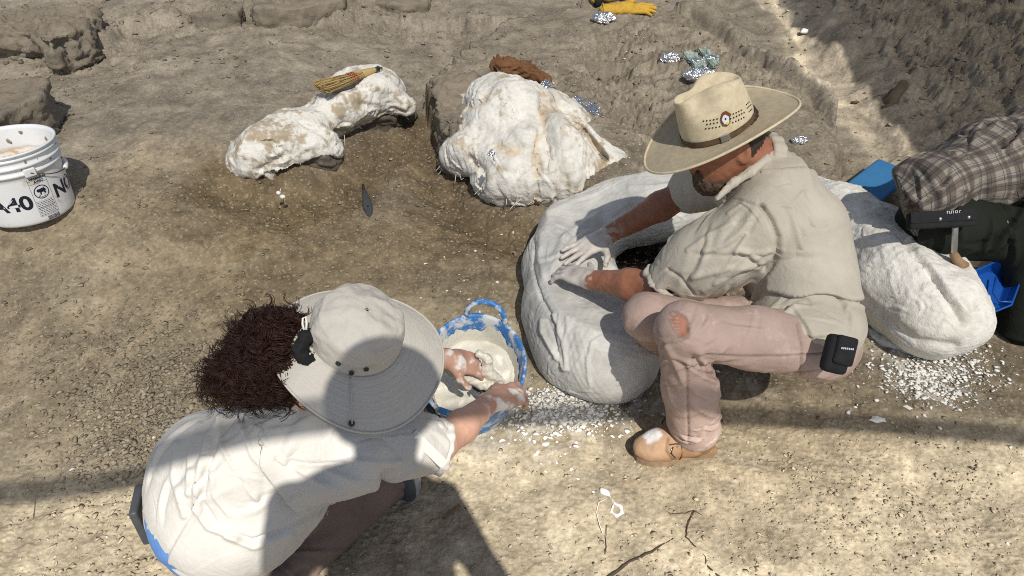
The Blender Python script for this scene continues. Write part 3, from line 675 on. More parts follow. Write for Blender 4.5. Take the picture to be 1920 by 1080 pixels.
# --- the big boulder-like one in the middle
jb = thing('plaster_jacket', 'large white boulder-shaped plaster jacket with foil edges and burlap on its top', 'plaster jacket', gr(990, 400), 'plaster field jackets')
pr = [ellz(960, 245, .30, 96, 92, .24, 0, k=.06), ellz(935, 195, .36, 66, 54, .18, 0, k=.06), ellz(893, 285, .24, 68, 42, .17, 10, k=.05), ellz(868, 203, .30, 36, 28, .11, 40, k=.03),
      ellz(1050, 285, .27, 84, 66, .22, -32, k=.06), ellz(1112, 302, .23, 72, 36, .17, -24, k=.05), ellz(1060, 220, .30, 66, 30, .16, -40, k=.05), ellz(960, 338, .20, 74, 54, .15, -8, k=.10), ellz(990, 305, .25, 90, 56, .18, 0, k=.08),
      ellz(1050, 342, .20, 72, 46, .15, 14, k=.09), ellz(1152, 320, .20, 34, 22, .09, -10, k=.04), ellz(893, 345, .30, 9, 30, .05, 20, k=.04, sub=True), ellz(975, 280, .45, 50, 9, .05, 20, k=.05, sub=True),
      ellz(1008, 335, .34, 5, 52, .05, -4, k=.04, sub=True), ellz(1024, 240, .44, 8, 60, .05, 8, k=.06, sub=True), ellz(1105, 262, .36, 50, 8, .05, -48, k=.04, sub=True)]
gB = gr(980, 402)[2]
D, lo = field(pr, .007, cuts=[ragged_cut(lambda x, y: gB+.0+0*y, .022, 20, 8)]); V, F = nets(D, lo, .007); V = relax(V, F, 2)
V = wrinkle(V, F, 9, .003, .013); V = patches(V, F, A(.15, -.5, -.8), 44, .2, .08, .0035, 24); V = creases(V, F, A(.15, -.5, -.8), 110, .13, .005, .008, 22, None, .6, .5)
N = nrm(V, F); gm = 0
for px_, w_, a_ in (([(1020, 175), (1016, 240), (1006, 290), (1008, 350), (1003, 395)], 9, -.020), ([(880, 300), (902, 318), (903, 340), (896, 375)], 8, -.022), ([(925, 268), (960, 285), (1000, 280)], 10, -.014), ([(880, 200), (905, 190), (915, 165)], 7, -.012), ([(1040, 190), (1090, 240), (1120, 280), (1135, 300)], 7, -.016), ([(1060, 330), (1064, 370), (1058, 390)], 5, -.010), ([(940, 160), (960, 220), (980, 260)], 14, .012), ([(1050, 230), (1060, 300), (1080, 330)], 16, .012)):
    d_, m_ = seam(V, N, px_, w_, a_); V = V+N*d_[:, None]; gm = np.maximum(gm, m_ if a_ < 0 else 0)
side = sst(.10, .34, V[:, 0]+.1*fbm(V*6, 2)); am = dirty(V, 12.5, .16, (.66, .56, .42), 8); am2 = dirty(V, 2.5, .52, (.58, .46, .32), 12)
mesh('plaster_shell', V, F, M['plaster'], jb, cols=(am*(1-side[:, None])+am2*side[:, None])*(1-(A(.14, .26, .42)[None]*(gm*sst(-.3, .4, fbm(V*20, 3)))[:, None])))
edge = V[np.abs(V[:, 2]-(gB+.05)) < .035]; edge = edge[edge[:, 1] < 3.0]
mb = MB(); fringe(mb, edge, .0013, 18, .04, 44); mb.build('frayed_burlap', M['plaster_bit'], jb)['kind'] = 'stuff'
def crumple(name, pts, mat, parent=None, seed=0, n=26, amp=.02, thick=.0015):
    """a crumpled sheet over a quad"""
    a, b, c, d = [A(*p) for p in pts]; s = np.linspace(0, 1, n); S, T = np.meshgrid(s, s, indexing='ij')
    G = ((1-S)*(1-T))[..., None]*a+(S*(1-T))[..., None]*b+(S*T)[..., None]*c+((1-S)*T)[..., None]*d
    nn = unit(np.cross(b-a, d-a)); L = np.linalg.norm(c-a)
    q = np.stack([S.ravel()*4, T.ravel()*4, S.ravel()*0+seed], 1); G = G.reshape(-1, 3)
    e = (1-(2*np.abs(S-.5))**6)*(1-(2*np.abs(T-.5))**6)
    G = G+nn*(amp*(1-2*np.abs(noise(q)))+amp*.5*(1-2*np.abs(noise(q*2.7+5))))[:, None]+amp*.5*np.stack([noise(q*2+9), noise(q*2+4), noise(q*2+2)], 1)
    i = np.arange(n*n).reshape(n, n); F = np.stack([i[:-1, :-1], i[1:, :-1], i[1:, 1:], i[:-1, 1:]], -1).reshape(-1, 4)
    V = np.concatenate([G, G-nn*thick]); F = np.concatenate([F, F[:, ::-1]+n*n]); return mesh(name, V, F, mat, parent, False)
def foilz(px, seed, n=20, a=.012): crumple('foil', [atz(*q) for q in px], M['foil'], jb, seed, n, a)
foilz([(1066, 206, .37), (1082, 176, .35), (1154, 228, .29), (1142, 262, .26)], 3, 24)
foilz([(1120, 236, .28), (1150, 232, .27), (1158, 258, .22), (1140, 268, .22)], 13, 16)
foilz([(1155, 306, .20), (1178, 284, .20), (1194, 326, .13), (1168, 338, .13)], 5, 18)
foilz([(1010, 156, .44), (1028, 148, .43), (1052, 182, .38), (1036, 188, .38)], 7, 14, .008)
foilz([(912, 288, .42), (920, 280, .43), (930, 286, .43), (922, 294, .42)], 9, 12, .006)
pr = [ellz(965, 318, .10, 84, 44, .16, -10), ellz(1075, 305, .10, 70, 36, .15, -20)]
V, F = skin(pr, .012, it=0); N = nrm(V, F); V = V+N*(.02*(ridged(V*A(9, 9, 16)+5, 3)-.6))[:, None]; c = .55+.25*fbm(V*12, 3)
mesh('rock_core', V, F, M['mudstone'], jb, cols=np.stack([c, c, c*.98], 1)); settle(jb)

# --- the wet horseshoe being worked on, and the long one running behind the man
def jpath(px, z): return [atz(u, v, zz) for (u, v), zz in zip(px, z)]
jc = thing('plaster_jacket', 'smooth wet horseshoe-shaped plaster jacket under the hands of the man in the straw hat', 'plaster jacket', gr(1080, 640), 'plaster field jackets')
CL = jpath([(1330, 388), (1235, 388), (1150, 402), (1085, 440), (1066, 505), (1084, 580), (1112, 640), (1136, 662)], [.25, .24, .205, .165, .135, .125, .12, .115])
CR = [.12, .125, .13, .14, .152, .172, .175, .16]
HSH = chain(CL, CR, .08)
gC = .0
def flat_top(prims): return prims
D, lo = field(HSH, .0046, cuts=[lambda X, Y, Z: (gC+.02)-Z, lambda X, Y, Z: Z-(.262+.11*sst(.22, .55, X)*sst(1.9, 2.2, Y)+.018*np.sin(X*9+1)+.010*np.sin(Y*13))])
V, F = nets(D, lo, .0046); V = relax(V, F, 12); N = nrm(V, F)
d = .007*fbm(V*5+4, 2)+.0012*fbm(V*40, 3, .6)
# smears pushed up by the hands and creases of the cloth strips, as ridges along short paths
def ridge(V, pts, w, a):
    best = np.full(len(V), 9.)
    for p, q in zip(pts[:-1], pts[1:]):
        e = q-p; t = np.clip(((V-p)@e)/(e@e), 0, 1); best = np.minimum(best, np.linalg.norm(V-p-t[:, None]*e, axis=1))
    return a*np.exp(-(best/w)**2)
def onz(px, z=.29): return [atz(u, v, z) for u, v in px]
for px, w, a in [([(1046, 476), (1056, 450), (1085, 425), (1122, 404)], 7, .013), ([(1052, 485), (1036, 500), (1033, 515), (1040, 526)], 6, .010), ([(1060, 470), (1075, 452), (1104, 434)], 5, .011),
                 ([(1116, 432), (1130, 412), (1165, 396), (1184, 385)], 5, -.012), ([(1124, 440), (1142, 420), (1176, 402)], 4, .008), ([(1056, 478), (1030, 485), (1010, 492)], 4, .006),
                 ([(1000, 436), (1001, 470), (1000, 500), (1006, 530), (1016, 560), (1032, 592), (1036, 612)], 3, -.009), ([(1016, 600), (1018, 625), (1034, 655), (1057, 692)], 4, .012),
                 ([(1036, 590), (1048, 620), (1056, 650), (1062, 692)], 3.5, .009), ([(1026, 600), (1040, 640), (1050, 690)], 3, -.008), ([(1044, 432), (1062, 436), (1056, 450)], 3, .005), ([(1110, 640), (1100, 680), (1106, 725)], 3, .005),
                 ([(1070, 540), (1100, 556), (1130, 552)], 4, .005), ([(1010, 405), (1040, 392), (1090, 370), (1150, 352)], 5, .007), ([(1180, 352), (1230, 350), (1260, 346)], 4, .006), ([(1015, 440), (1012, 480), (1020, 520)], 5, .006)]:
    d = d+seam(V, N, px, w, a)[0]
V = V+N*d[:, None]
V = patches(V, F, lambda p: A(.2, .9, .1) if p[0] < .3 else A(.9, .3, 0), 40, .24, .085, .0012, 4); V = creases(V, F, lambda p: A(.2, .9, .1) if p[0] < .3 else A(.9, .3, 0), 44, .16, .0042, .0035, 5, None, .5, .7); V = creases(V, F, A(.5, .5, .5), 70, .06, .003, .0022, 6, None, .8, 1.)
c = 1-.12*np.clip(fbm(V*9+3, 4)+.2, 0, 1)-.08*np.clip(fbm(V*24+8, 3), 0, 1)
mesh('plaster_shell', V, F, M['plaster_wet'], jc, cols=np.stack([c, c, c*1.0], 1)); settle(jc)
CV = V
jd = thing('plaster_jacket', 'long lumpy white plaster jacket running from behind the man towards the blue dustpan', 'plaster jacket', gr(1740, 650), 'plaster field jackets')
pr = chain(jpath([(1500, 372), (1572, 416), (1642, 472), (1698, 526), (1745, 580)], [.16, .17, .18, .18, .16]), [.11, .145, .172, .18, .165], .06)+[ellz(1786, 604, .14, 56, 42, .11, -20, k=.06), ellz(1690, 440, .22, 60, 30, .11, -38, k=.05)]
D, lo = field(pr, .006, cuts=[lambda X, Y, Z: .012-Z, lambda X, Y, Z: Z-(.32+.02*np.sin(X*11))]); V, F = nets(D, lo, .006); V = relax(V, F, 6)
N = nrm(V, F); up = sst(-.1, .6, N[:, 2])
V = V+N*(.010*fbm(V*6+14, 3)+up*.003*(ridged(V*18+8, 3, .5)-.6)+(.3+up)*.0014*fbm(V*55, 3, .6))[:, None]
V = patches(V, F, A(.6, -.7, 0), 30, .2, .07, .0012, 14)
V = V+nrm(V, F)*(seam(V, nrm(V, F), [(1690, 440), (1735, 500), (1772, 556), (1804, 606)], 7, -.018)[0]+seam(V, nrm(V, F), [(1600, 545), (1660, 600), (1720, 640), (1790, 650)], 9, -.012)[0]+seam(V, nrm(V, F), [(1720, 470), (1770, 530), (1815, 590)], 7, .010)[0])[:, None]
V = creases(V, F, A(.6, -.7, 0), 80, .07, .004, .0038, 15, up > .5, .8, .9)
mesh('plaster_shell', V, F, M['plaster'], jd, cols=.45*dirty(V, 31.5, .16, (.66, .61, .54), 9)+.55)
# the thin skirt of plaster squeezed out at its foot
sk = []; 
for u, v in [(1602, 566), (1625, 590), (1648, 612), (1662, 640), (1700, 655), (1740, 662), (1790, 655)]: sk.append(gr(u, v))
V, F = skin(chain([p+A(0, .03, .008) for p in sk], [.03, .035, .035, .045, .045, .04, .03], .02), .006, cuts=[lambda X, Y, Z: Z-.03]); N = nrm(V, F); V = V+N*(.006*fbm(V*40, 3)+.006*fbm(V*14, 2))[:, None]
mesh('plaster_skirt', V, F, M['plaster'], jd, cols=np.ones((len(V), 3))*.95); settle(jd)

# ------------------------------------------------------------------ plaster crumbs and splashes
def blot(n=9, seed=0):
    r = np.random.RandomState(seed); t = np.sort(r.rand(n)*6.283); R = .55+.6*r.rand(n)
    V = [(0, 0, .28)]+[(R[i]*math.cos(t[i]), R[i]*math.sin(t[i])*.75, 0) for i in range(n)]+[(R[i]*.6*math.cos(t[i]), R[i]*.45*math.sin(t[i]), .22+.1*r.rand()) for i in range(n)]
    F = []
    for i in range(n):
        j = (i+1) % n; F += [(1+i, 1+j, 1+n+j, 1+n+i), (1+n+i, 1+n+j, 0)]
    return np.array(V), F
BL = [blot(8+k % 4, k) for k in range(9)]
for k, (V, F) in enumerate(BL): pass
def flakes(pts, sizes, label, group, seed):
    r = np.random.RandomState(seed); mes = []
    for V, F in BL:
        me = bpy.data.meshes.new('plaster_flake'); me.from_pydata([tuple(v) for v in V], [], F); me.materials.append(M['plaster_bit']); mes.append(me)
    for p, s in zip(pts, sizes):
        o = bpy.data.objects.new('plaster_flake', mes[r.randint(9)]); link(o); z = hz(p[0], p[1])
        z = float(H(p[0], p[1])[0])
        o.location = (p[0], p[1], z-.001); o.scale = (s, s*(.6+.5*r.rand()), s*(.5+.5*r.rand())); o.rotation_euler = (r.randn()*.12, r.randn()*.12, r.rand()*6.28)
        tag(o, label, 'plaster flake', group)
def near(pts_px, n, spread, seed):
    r = np.random.RandomState(seed); out = []
    for k in range(n):
        u, v = pts_px[r.randint(len(pts_px))]; out.append(atz(u+r.randn()*spread[0], v+r.randn()*spread[1], 0.03))
    return out
rf = np.random.RandomState(11)
a_px = [(1010, 745), (1050, 760), (1000, 775), (1090, 765), (1120, 770), (985, 790), (1040, 790), (990, 740), (1080, 785)]
flakes(near(a_px, 46, (28, 13), 1), .009+.014*rf.rand(46)**2, 'white plaster flake dropped beside the blue tub and the horseshoe jacket', 'plaster flakes spilt by the tub', 2)
b_px = [(1745, 690), (1770, 720), (1720, 700), (1790, 740), (1700, 690), (1760, 740), (1740, 668)]
flakes(near(b_px, 40, (26, 16), 3), .009+.014*rf.rand(40)**2, 'white plaster flake fallen below the end of the long jacket', 'plaster flakes spilt by the long jacket', 4)
c_px = [(875, 455), (890, 560), (905, 590), (870, 545), (850, 480), (930, 440), (900, 440), (920, 620), (870, 500)]
flakes(near(c_px, 18, (30, 26), 5), .006+.008*rf.rand(18)**2, 'small white plaster fleck on the bare dirt left of the horseshoe jacket', 'plaster flecks on the dirt', 6)
d_px = [(1000, 820), (1050, 840), (960, 850), (1090, 830), (1100, 860)]
flakes(near(d_px, 16, (45, 18), 7), .006+.009*rf.rand(16)**2, 'white plaster fleck scattered on the sunlit dirt in front of the tub', 'plaster flecks in the sun', 8)
e_px = [(1180, 180), (1200, 205), (1130, 170), (1240, 210)]
flakes(near(e_px, 14, (22, 14), 9), .005+.009*rf.rand(14), 'white plaster fleck on the mudstone behind the boulder-shaped jacket', 'plaster flecks on the mudstone', 10)
P, r = in_view(5200, 21, 180, 1080)
c1 = np.stack([atz(u, v, .03)[:2] for u, v in [(980, 775), (1060, 765), (1150, 760)]]); c2 = np.stack([atz(u, v, .03)[:2] for u, v in [(1740, 690), (1790, 740)]]); c3 = np.stack([atz(u, v, .03)[:2] for u, v in [(900, 440), (890, 600)]])
den = .025+1.0*np.exp(-(seg_d(P[:, 0], P[:, 1], [tuple(q) for q in c1])/.10)**2)+.9*np.exp(-(seg_d(P[:, 0], P[:, 1], [tuple(q) for q in c2])/.11)**2)+.22*np.exp(-(seg_d(P[:, 0], P[:, 1], [tuple(q) for q in c3])/.2)**2)
P2 = np.concatenate([P[r.rand(len(P)) < den]]+[np.array([atz(u+q[0]*62, v+q[1]*24, 0) for q in np.random.RandomState(s).randn(2200, 2)]) for s, u, v in ((1, 1050, 770), (2, 1755, 705))])
P2[:, 2] = H(P2[:, 0], P2[:, 1]); r2 = np.random.RandomState(9)
o = scatter('plaster_crumbs', P2, .0012+.0120*r2.rand(len(P2))**4, M['plaster_bit'], .6, .1, seed=5); tag(o, kind='stuff')
# ------------------------------------------------------------------ people
def hand(w, d, up, side, s=1., curl=(.25, .25, .25, .25), spread=.12, thumb=(.8, .55, -.2), tc=.3, k=.006):
    """w wrist, d towards the fingertips, up the back of the hand, side towards the thumb; fingers bend away from 'up'"""
    d = unit(d); up = unit(up-d*(up@d)); sd = np.cross(d, up); sd = sd*(1 if sd@side > 0 else -1)
    pr = [ell(w+d*.052*s, (.052*s, .041*s, .016*s), (d, sd, up), .012), cap(w-d*.01, w+d*.03*s, .026*s, .028*s, .015)]
    tips = []
    for i, (off, L) in enumerate(((.029, .070), (.010, .079), (-.010, .073), (-.028, .058))):
        p = w+d*(.088-.004*abs(i-1.2))*s+sd*off*s+up*.002; a = (1.3-i)*spread; q = d*math.cos(a)+sd*math.sin(a); ang = curl[i]*.5
        for j, f in enumerate((.46, .31, .25)):
            ang2 = ang; e = q*math.cos(ang2)-up*math.sin(ang2); n = p+e*L*f*s
            pr.append(cap(p, n, (.0092-.0009*j)*s, (.0085-.0009*j)*s, .0035 if j else .008)); p = n; ang += curl[i]
        tips.append(p)
    t = w+d*.028*s+sd*.030*s; q = unit(d*thumb[0]+sd*thumb[1]+up*thumb[2])
    n = t+q*.042*s; pr.append(cap(t, n, .013*s, .0105*s, .012)); q2 = unit(q+d*tc-up*.1); pr.append(cap(n, n+q2*.032*s, .0105*s, .0085*s, .004))
    return pr, tips
def coat(V, spots, base=(1, 1, 1), col=(1, 1, 1)):
    c = np.tile(A(*base), (len(V), 1))
    for p, r, w in spots:
        t = 1-sst(r-w, r+w, np.linalg.norm(V-p, axis=1)+.012*fbm(V*70, 3)); c = c+(A(*col)-c)*t[:, None]
    return c
def folds(V, F, axis, amp, f_along, f_across, seed, sharp=1.):
    """drapery: ridges that run along an axis"""
    N = nrm(V, F); a = unit(axis); al = V@a; Q = V-np.outer(al, a); Q = Q*f_across+np.outer(al*f_along, a)
    n = fbm(Q+seed+.5*noise(V*6+seed)[:, None], 3, .5); r = 1-2*np.abs(n)
    return V+N*(amp*((1-sharp)*n+sharp*(r-.6)))[:, None]
def axes(f, u):
    f = unit(f); u = unit(u-f*(u@f)); return f, np.cross(u, f), u       # forward, left, up
def loc(V, o, ax): return np.stack([(V-o)@ax[i] for i in range(3)], 1)

# ============ the man in the straw hat
man = thing('person', 'man in straw hat and khaki shirt pressing wet plaster onto the horseshoe jacket', 'person', gr(1300, 840))
hf, hl, hu = axes(-.86*RIGHT-.42*CUP+.10*FWD, -.28*RIGHT+.80*CUP-.56*FWD)
HO = at(1347, 240, 1.80)                         # centre of the hat brim
HC = HO-hu*.036-hf*.006                          # centre of the head
mpts = dict(neck=at(1418, 312, 1.88), lsh=at(1428, 412, 1.79), lel=at(1236, 540, 1.97), lwr=atz(1104, 524, .335), rsh=at(1378, 335, 2.06), rel=at(1306, 350, 2.24), rwr=atz(1134, 444, .345),
            lhip=at(1535, 652, 1.77), lkn=at(1281, 616, 1.70), lan=atz(1302, 800, .10), rhip=at(1535, 610, 1.98), rkn=at(1212, 592, 1.90), ran=A(.50, 1.74, .10))
g = mpts
ldir = unit(atz(1052, 505, .315)-g['lwr']); rdir = unit(atz(1062, 484, .312)-g['rwr'])
lh, _ = hand(g['lwr'], ldir, A(.05, -.25, 1), A(0, 1, 0), 1.02, (.42, .40, .40, .42), .20, (.5, .8, -.2), .6)
rh, _ = hand(g['rwr'], rdir, A(-.1, -.2, 1), A(.25, -1, 0), 1.06, (.10, .08, .08, .10), .13, (.35, .95, -.25), .8)
head = [ell(HC, (.099, .077, .108), (hf, hl, hu), .02), ell(HC-hu*.070+hf*.038, (.062, .056, .052), (hf, hl, hu), .03), cap(HC-hu*.03+hf*.092, HC-hu*.010+hf*.090, .014, .008, .012),
        cap(HC-hu*.030+hf*.085, HC-hu*.045+hf*.098, .009, .012, .008), cap(HC+hu*.004+hf*.086+hl*.035, HC+hu*.004+hf*.086-hl*.035, .011, .011, .012), ell(HC-hu*.085+hf*.070, (.024, .024, .02), None, .02),
        ell(HC-hu*.012+hf*.088+hl*.03, (.012, .013, .008), (hf, hl, hu), .006, True), ell(HC-hu*.012+hf*.088-hl*.03, (.012, .013, .008), (hf, hl, hu), .006, True),
        cap(HC-hu*.062+hf*.090+hl*.018, HC-hu*.062+hf*.090-hl*.018, .007, .007, .006), ell(HC-hu*.02-hf*.015+hl*.076, (.020, .009, .032), (unit(hf+.2*hu), hl, unit(hu-.2*hf)), .006), ell(HC-hu*.02-hf*.015-hl*.076, (.020, .009, .032), (hf, hl, hu), .006),
        ell(HC-hu*.016-hf*.010+hl*.084, (.010, .007, .017), (unit(hf+.2*hu), hl, unit(hu-.2*hf)), .005, True)]
ch = g['neck']; sp = [at(1528, 632, 1.87), at(1500, 520, 1.91), at(1462, 420, 1.94)]
body = head+chain([HC-hu*.05-hf*.02, ch], [.058, .062], .03)+chain(sp+[ch], [.09, .09, .10, .065], .06)+chain([g['lsh'], g['lel']], [.052, .042], .04)+chain([g['lel'], g['lel']*.62+g['lwr']*.38, g['lwr']], [.041, .046, .028], .02)
body += chain([g['rsh'], g['rel']], [.052, .044], .04)+chain([g['rel'], g['rel']*.62+g['rwr']*.38, g['rwr']], [.046, .047, .029], .02)+lh+rh
body += chain([g['lhip'], g['lkn'], g['lan']], [.058, .044, .034], .03)+chain([g['rhip'], g['rkn'], g['ran']], [.058, .042, .034], .03)
V, F = skin(body, .0042, it=2)
tan = coat(V, [(g['lwr']+ldir*.075, .095, .006), (g['rwr']+rdir*.095, .105, .006)], (1, 1, 1), (1.8, 3.9, 6.3))
sp_ = sst(.42, .5, fbm(V*55+3, 3))*np.maximum(sst(.10, .04, np.linalg.norm(V-g['rwr'], axis=1)), sst(.09, .04, np.linalg.norm(V-g['lwr'], axis=1)))
tan = tan+(A(1.8, 3.9, 6.3)-tan)*np.clip(sp_, 0, 1)[:, None]*.45
N = nrm(V, F); V = V+N*(.0012*fbm(V*60, 3))[:, None]
mbody = mesh('body', V, F, M['skin_tan'], man, cols=tan)
# hair, beard, spectacles
D, lo = field([ell(HC, (.099, .077, .108), (hf, hl, hu))], .004, .006, cuts=[lambda X, Y, Z: ((X-HC[0])*hf[0]+(Y-HC[1])*hf[1]+(Z-HC[2])*hf[2])+.022*np.sin(((X-HC[0])*hu[0]+(Y-HC[1])*hu[1]+(Z-HC[2])*hu[2])*40)+.035,
     lambda X, Y, Z: -.062-((X-HC[0])*hu[0]+(Y-HC[1])*hu[1]+(Z-HC[2])*hu[2])])
V, F = nets(D, lo, .004); N = nrm(V, F); V = V+N*(.002*ridged(V*120, 2)-.001)[:, None]; mesh('hair', V, F, M['hair_brown'], man)
V, F = skin([ell(HC-hu*.088+hf*.050, (.056, .054, .036), (hf, hl, hu)), ell(HC-hu*.105+hf*.07, (.032, .034, .022), (hf, hl, hu)), cap(HC-hu*.050+hf*.092-hl*.02, HC-hu*.050+hf*.092+hl*.02, .008, .008)], .004, .004); N = nrm(V, F); V = V+N*(.004*ridged(V*110, 2)-.002)[:, None]
mesh('beard', V, F, M['hair_grey'], man)
mb = MB(); mb.tube([HC-hf*.045+hl*.079+hu*.004, HC-hf*.02+hl*.083+hu*.016, HC+hf*.07+hl*.076+hu*.006], .0026, 6); mb.build('spectacle_temple', M['black_plastic'], man)
for s in (1, -1): 
    mb = MB(); mb.lump(HC-hu*.012+hf*.080+hl*.03*s, .0105, 3, 2, 0.); e = mb.build('eye', M['hair_grey'], man)
# shirt
def shirt_prims(): return ([ellpx(1518, 622, 1.87, 74, 57, .16, 0, k=.07), ellpx(1500, 535, 1.91, 86, 86, .17, 10, k=.07), ellpx(1470, 440, 1.94, 96, 92, .19, 20, k=.07), ellpx(1432, 355, 1.93, 74, 54, .17, 30, k=.06), cap(g['neck'], g['neck']*.55+HC*.45, .072, .058, .04),
        ellpx(1550, 600, 1.86, 44, 42, .15, 0, k=.05), ellpx(1500, 622, 1.82, 84, 42, .16, -18, k=.06)])
cdir = unit(g['lel']-g['lsh'])
slv = chain([g['lsh'], g['lsh']*.45+g['lel']*.55, g['lsh']*.12+g['lel']*.88], [.084, .084, .068], .085)
rdv = g['rsh']*.30+g['rel']*.70
slr = chain([g['rsh'], g['rel'], g['rel']*.90+g['rwr']*.10], [.09, .072, .06], .05)
hemn = unit(at(1500, 655, 1.8)-at(1560, 560, 1.8))
hp0, hp1 = at(1345, 560, 1.80), at(1560, 668, 1.78); 
def hem_cut(X, Y, Z):
    # cloth ends at a hem line running from the belly to behind the hip
    n = unit(np.cross(unit(hp1-hp0), FWD)); n = n if n@CUP < 0 else -n
    return (X-hp0[0])*n[0]+(Y-hp0[1])*n[1]+(Z-hp0[2])*n[2]-.036+.006*np.sin(X*60)
D, lo = field(shirt_prims()+slv+slr, .0042, cuts=[hem_cut, lambda X, Y, Z: ((X-HC[0])*hu[0]+(Y-HC[1])*hu[1]+(Z-HC[2])*hu[2])+.075])
V, F = nets(D, lo, .0042); V = relax(V, F, 5)
up_sl = np.exp(-np.minimum(np.linalg.norm(V-(g['lsh']*.4+g['lel']*.6), axis=1), 9)/.10)
def man_drape(V, F):
    V = folds(V, F, sp[2]-sp[0], .008, 2.0, 7, 9.1, .0)
    arm = np.linalg.norm(V-(g['lsh']*.45+g['lel']*.55), axis=1) < .17; pit = at(1450, 500, 1.80)
    V = creases(V, F, lambda p: p-pit, 22, .16, .007, .007, 51, np.linalg.norm(V-pit, axis=1) < .22, .4, .3)
    V = creases(V, F, sp[2]-sp[0], 16, .24, .009, .005, 52, ~arm, .4, .3)
    V = creases(V, F, unit(cdir)+.5*CUP, 16, .22, .009, .005, 53, arm, .5, .6)
    V = creases(V, F, lambda p: p-pit, 70, .09, .0035, .0022, 56, None, .6, .6)
    return creases(V, F, np.cross(sp[2]-sp[0], FWD), 8, .12, .006, .004, 54, ~arm, .5, .5)
V = man_drape(V, F)
N = nrm(V, F); sm = 0
for px_, w_, a_ in (([(1426, 384), (1446, 412), (1459, 445), (1459, 478), (1448, 498), (1434, 506)], 4.5, -.016), ([(1345, 372), (1385, 374), (1432, 388)], 2.2, -.004), ([(1400, 440), (1370, 490), (1340, 530)], 4, .006), ([(1440, 470), (1380, 510), (1320, 545)], 5, .006), ([(1252, 505), (1275, 520), (1300, 552)], 3, -.006), ([(1440, 515), (1448, 548), (1470, 552), (1510, 552)], 2.0, -.004), ([(1365, 400), (1395, 380)], 3, .004), ([(1290, 470), (1330, 440), (1372, 420)], 5, .006), ([(1300, 520), (1360, 505), (1420, 500)], 6, .007), ([(1400, 560), (1440, 600), (1500, 632)], 5, .008), ([(1380, 570), (1420, 612), (1480, 645)], 4, .007)):
    d_, m_ = seam(V, N, px_, w_, a_); V = V+N*d_[:, None]; sm = np.maximum(sm, m_ if w_ < 2.5 else 0)
# cuffs rolled up: bunched cloth
c = (1-.08*np.clip(fbm(V*8, 3), 0, 1))*(1-.25*sm)
mshirt = mesh('shirt', V, F, M['shirt_khaki'], man, cols=np.stack([c, c, c], 1))
def cuff(p, d, r, parent, mat, w=.030, seed=0, n=3):
    pr = []; d = unit(d); a = unit(np.cross(d, A(.1, .2, 1))); b = np.cross(d, a); q = np.random.RandomState(seed)
    for j in range(n):
        off = (j-(n-1)/2)*w/n*1.2; ring = []
        for k in range(14):
            t = 2*math.pi*k/14; rr_ = r*(1+.06*q.randn()); ring.append(p+d*(off+.005*q.randn())+rr_*(a*math.cos(t)+b*math.sin(t)))
        pr += chain(ring+[ring[0]], [.0085]*15, .006)
    V, F = skin(pr, .004, it=1); V = folds(V, F, d, .004, 6, 26, seed+.5, .8); return mesh('rolled_cuff', V, F, mat, parent, cols=np.ones((len(V), 3)))
cuff(g['lsh']*.10+g['lel']*.90, cdir, .060, man, M['shirt_khaki'], .046, 2, 4)
cuff(g['rel']*.90+g['rwr']*.10, g['rwr']-g['rel'], .056, man, M['shirt_khaki'], .034, 5)
# the loose back panel of the shirt, open along a vent behind the shoulder
def px_of(X, Y, Z):
    t = Y*CP-(Z-CAMH)*SP; return 960+FPX*X/t, 540-FPX*(Y*SP+(Z-CAMH)*CP)/t
SLV, SLU = [300, 345, 385, 415, 445, 475, 500, 520, 560], [1425, 1425, 1434, 1452, 1464, 1465, 1455, 1440, 1440]
def flap_cut(X, Y, Z):
    u, v = px_of(*np.broadcast_arrays(X, Y, Z)); us = np.interp(v, SLV, SLU); lowv = 552+.06*(u-1500)+4*np.sin(u*.06)
    return np.maximum(np.maximum(us-u, v-lowv), 318-v)*.0014
D, lo = field(shirt_prims(), .0045, .013, cuts=[flap_cut])
V, F = nets(D, lo, .0045); V = relax(V, F, 3); V = folds(V, F, sp[2]-sp[0], .008, 2.0, 7, 9.1, .0); V = creases(V, F, sp[2]-sp[0], 12, .24, .010, .0045, 55, None, .4, .3)
mesh('back_flap', V, F, M['shirt_khaki'], man, cols=np.ones((len(V), 3)))
# collar
cn = g['neck']; cax = unit(HC-cn); ca = unit(hl-cax*(hl@cax)); cb = np.cross(cax, ca)
ring = [cn+cax*(.028+.012*math.cos(2*math.pi*k/18-2.5))+.080*(ca*math.cos(2*math.pi*k/18)+cb*math.sin(2*math.pi*k/18)) for k in range(19)]
pr = chain(ring, [.0065]*19, .008)+chain([q-cax*.012+unit(q-cn)*.003 for q in ring], [.0075]*19, .01)+chain([q-cax*.026+unit(q-cn)*.010 for q in ring], [.0075]*19, .01)
V, F = skin(pr, .0042, it=2); V = folds(V, F, cax, .0015, 4, 18, 1.7, .3); mesh('collar', V, F, M['shirt_khaki'], man, cols=np.ones((len(V), 3))*.98)
pr = chain([at(1344, 372, 1.80), at(1376, 342, 1.79), at(1408, 322, 1.78), at(1436, 300, 1.80), at(1452, 284, 1.84)], [.008, .011, .012, .012, .010], .01)
V, F = skin(pr, .004); V = creases(V, F, A(.3, .2, 1), 26, .03, .003, .0016, 61, None, .3, .3); mesh('collar_fold', V, F, M['shirt_khaki'], man, cols=np.ones((len(V), 3)))
for q in ((1464, 385, 1.775),): pass
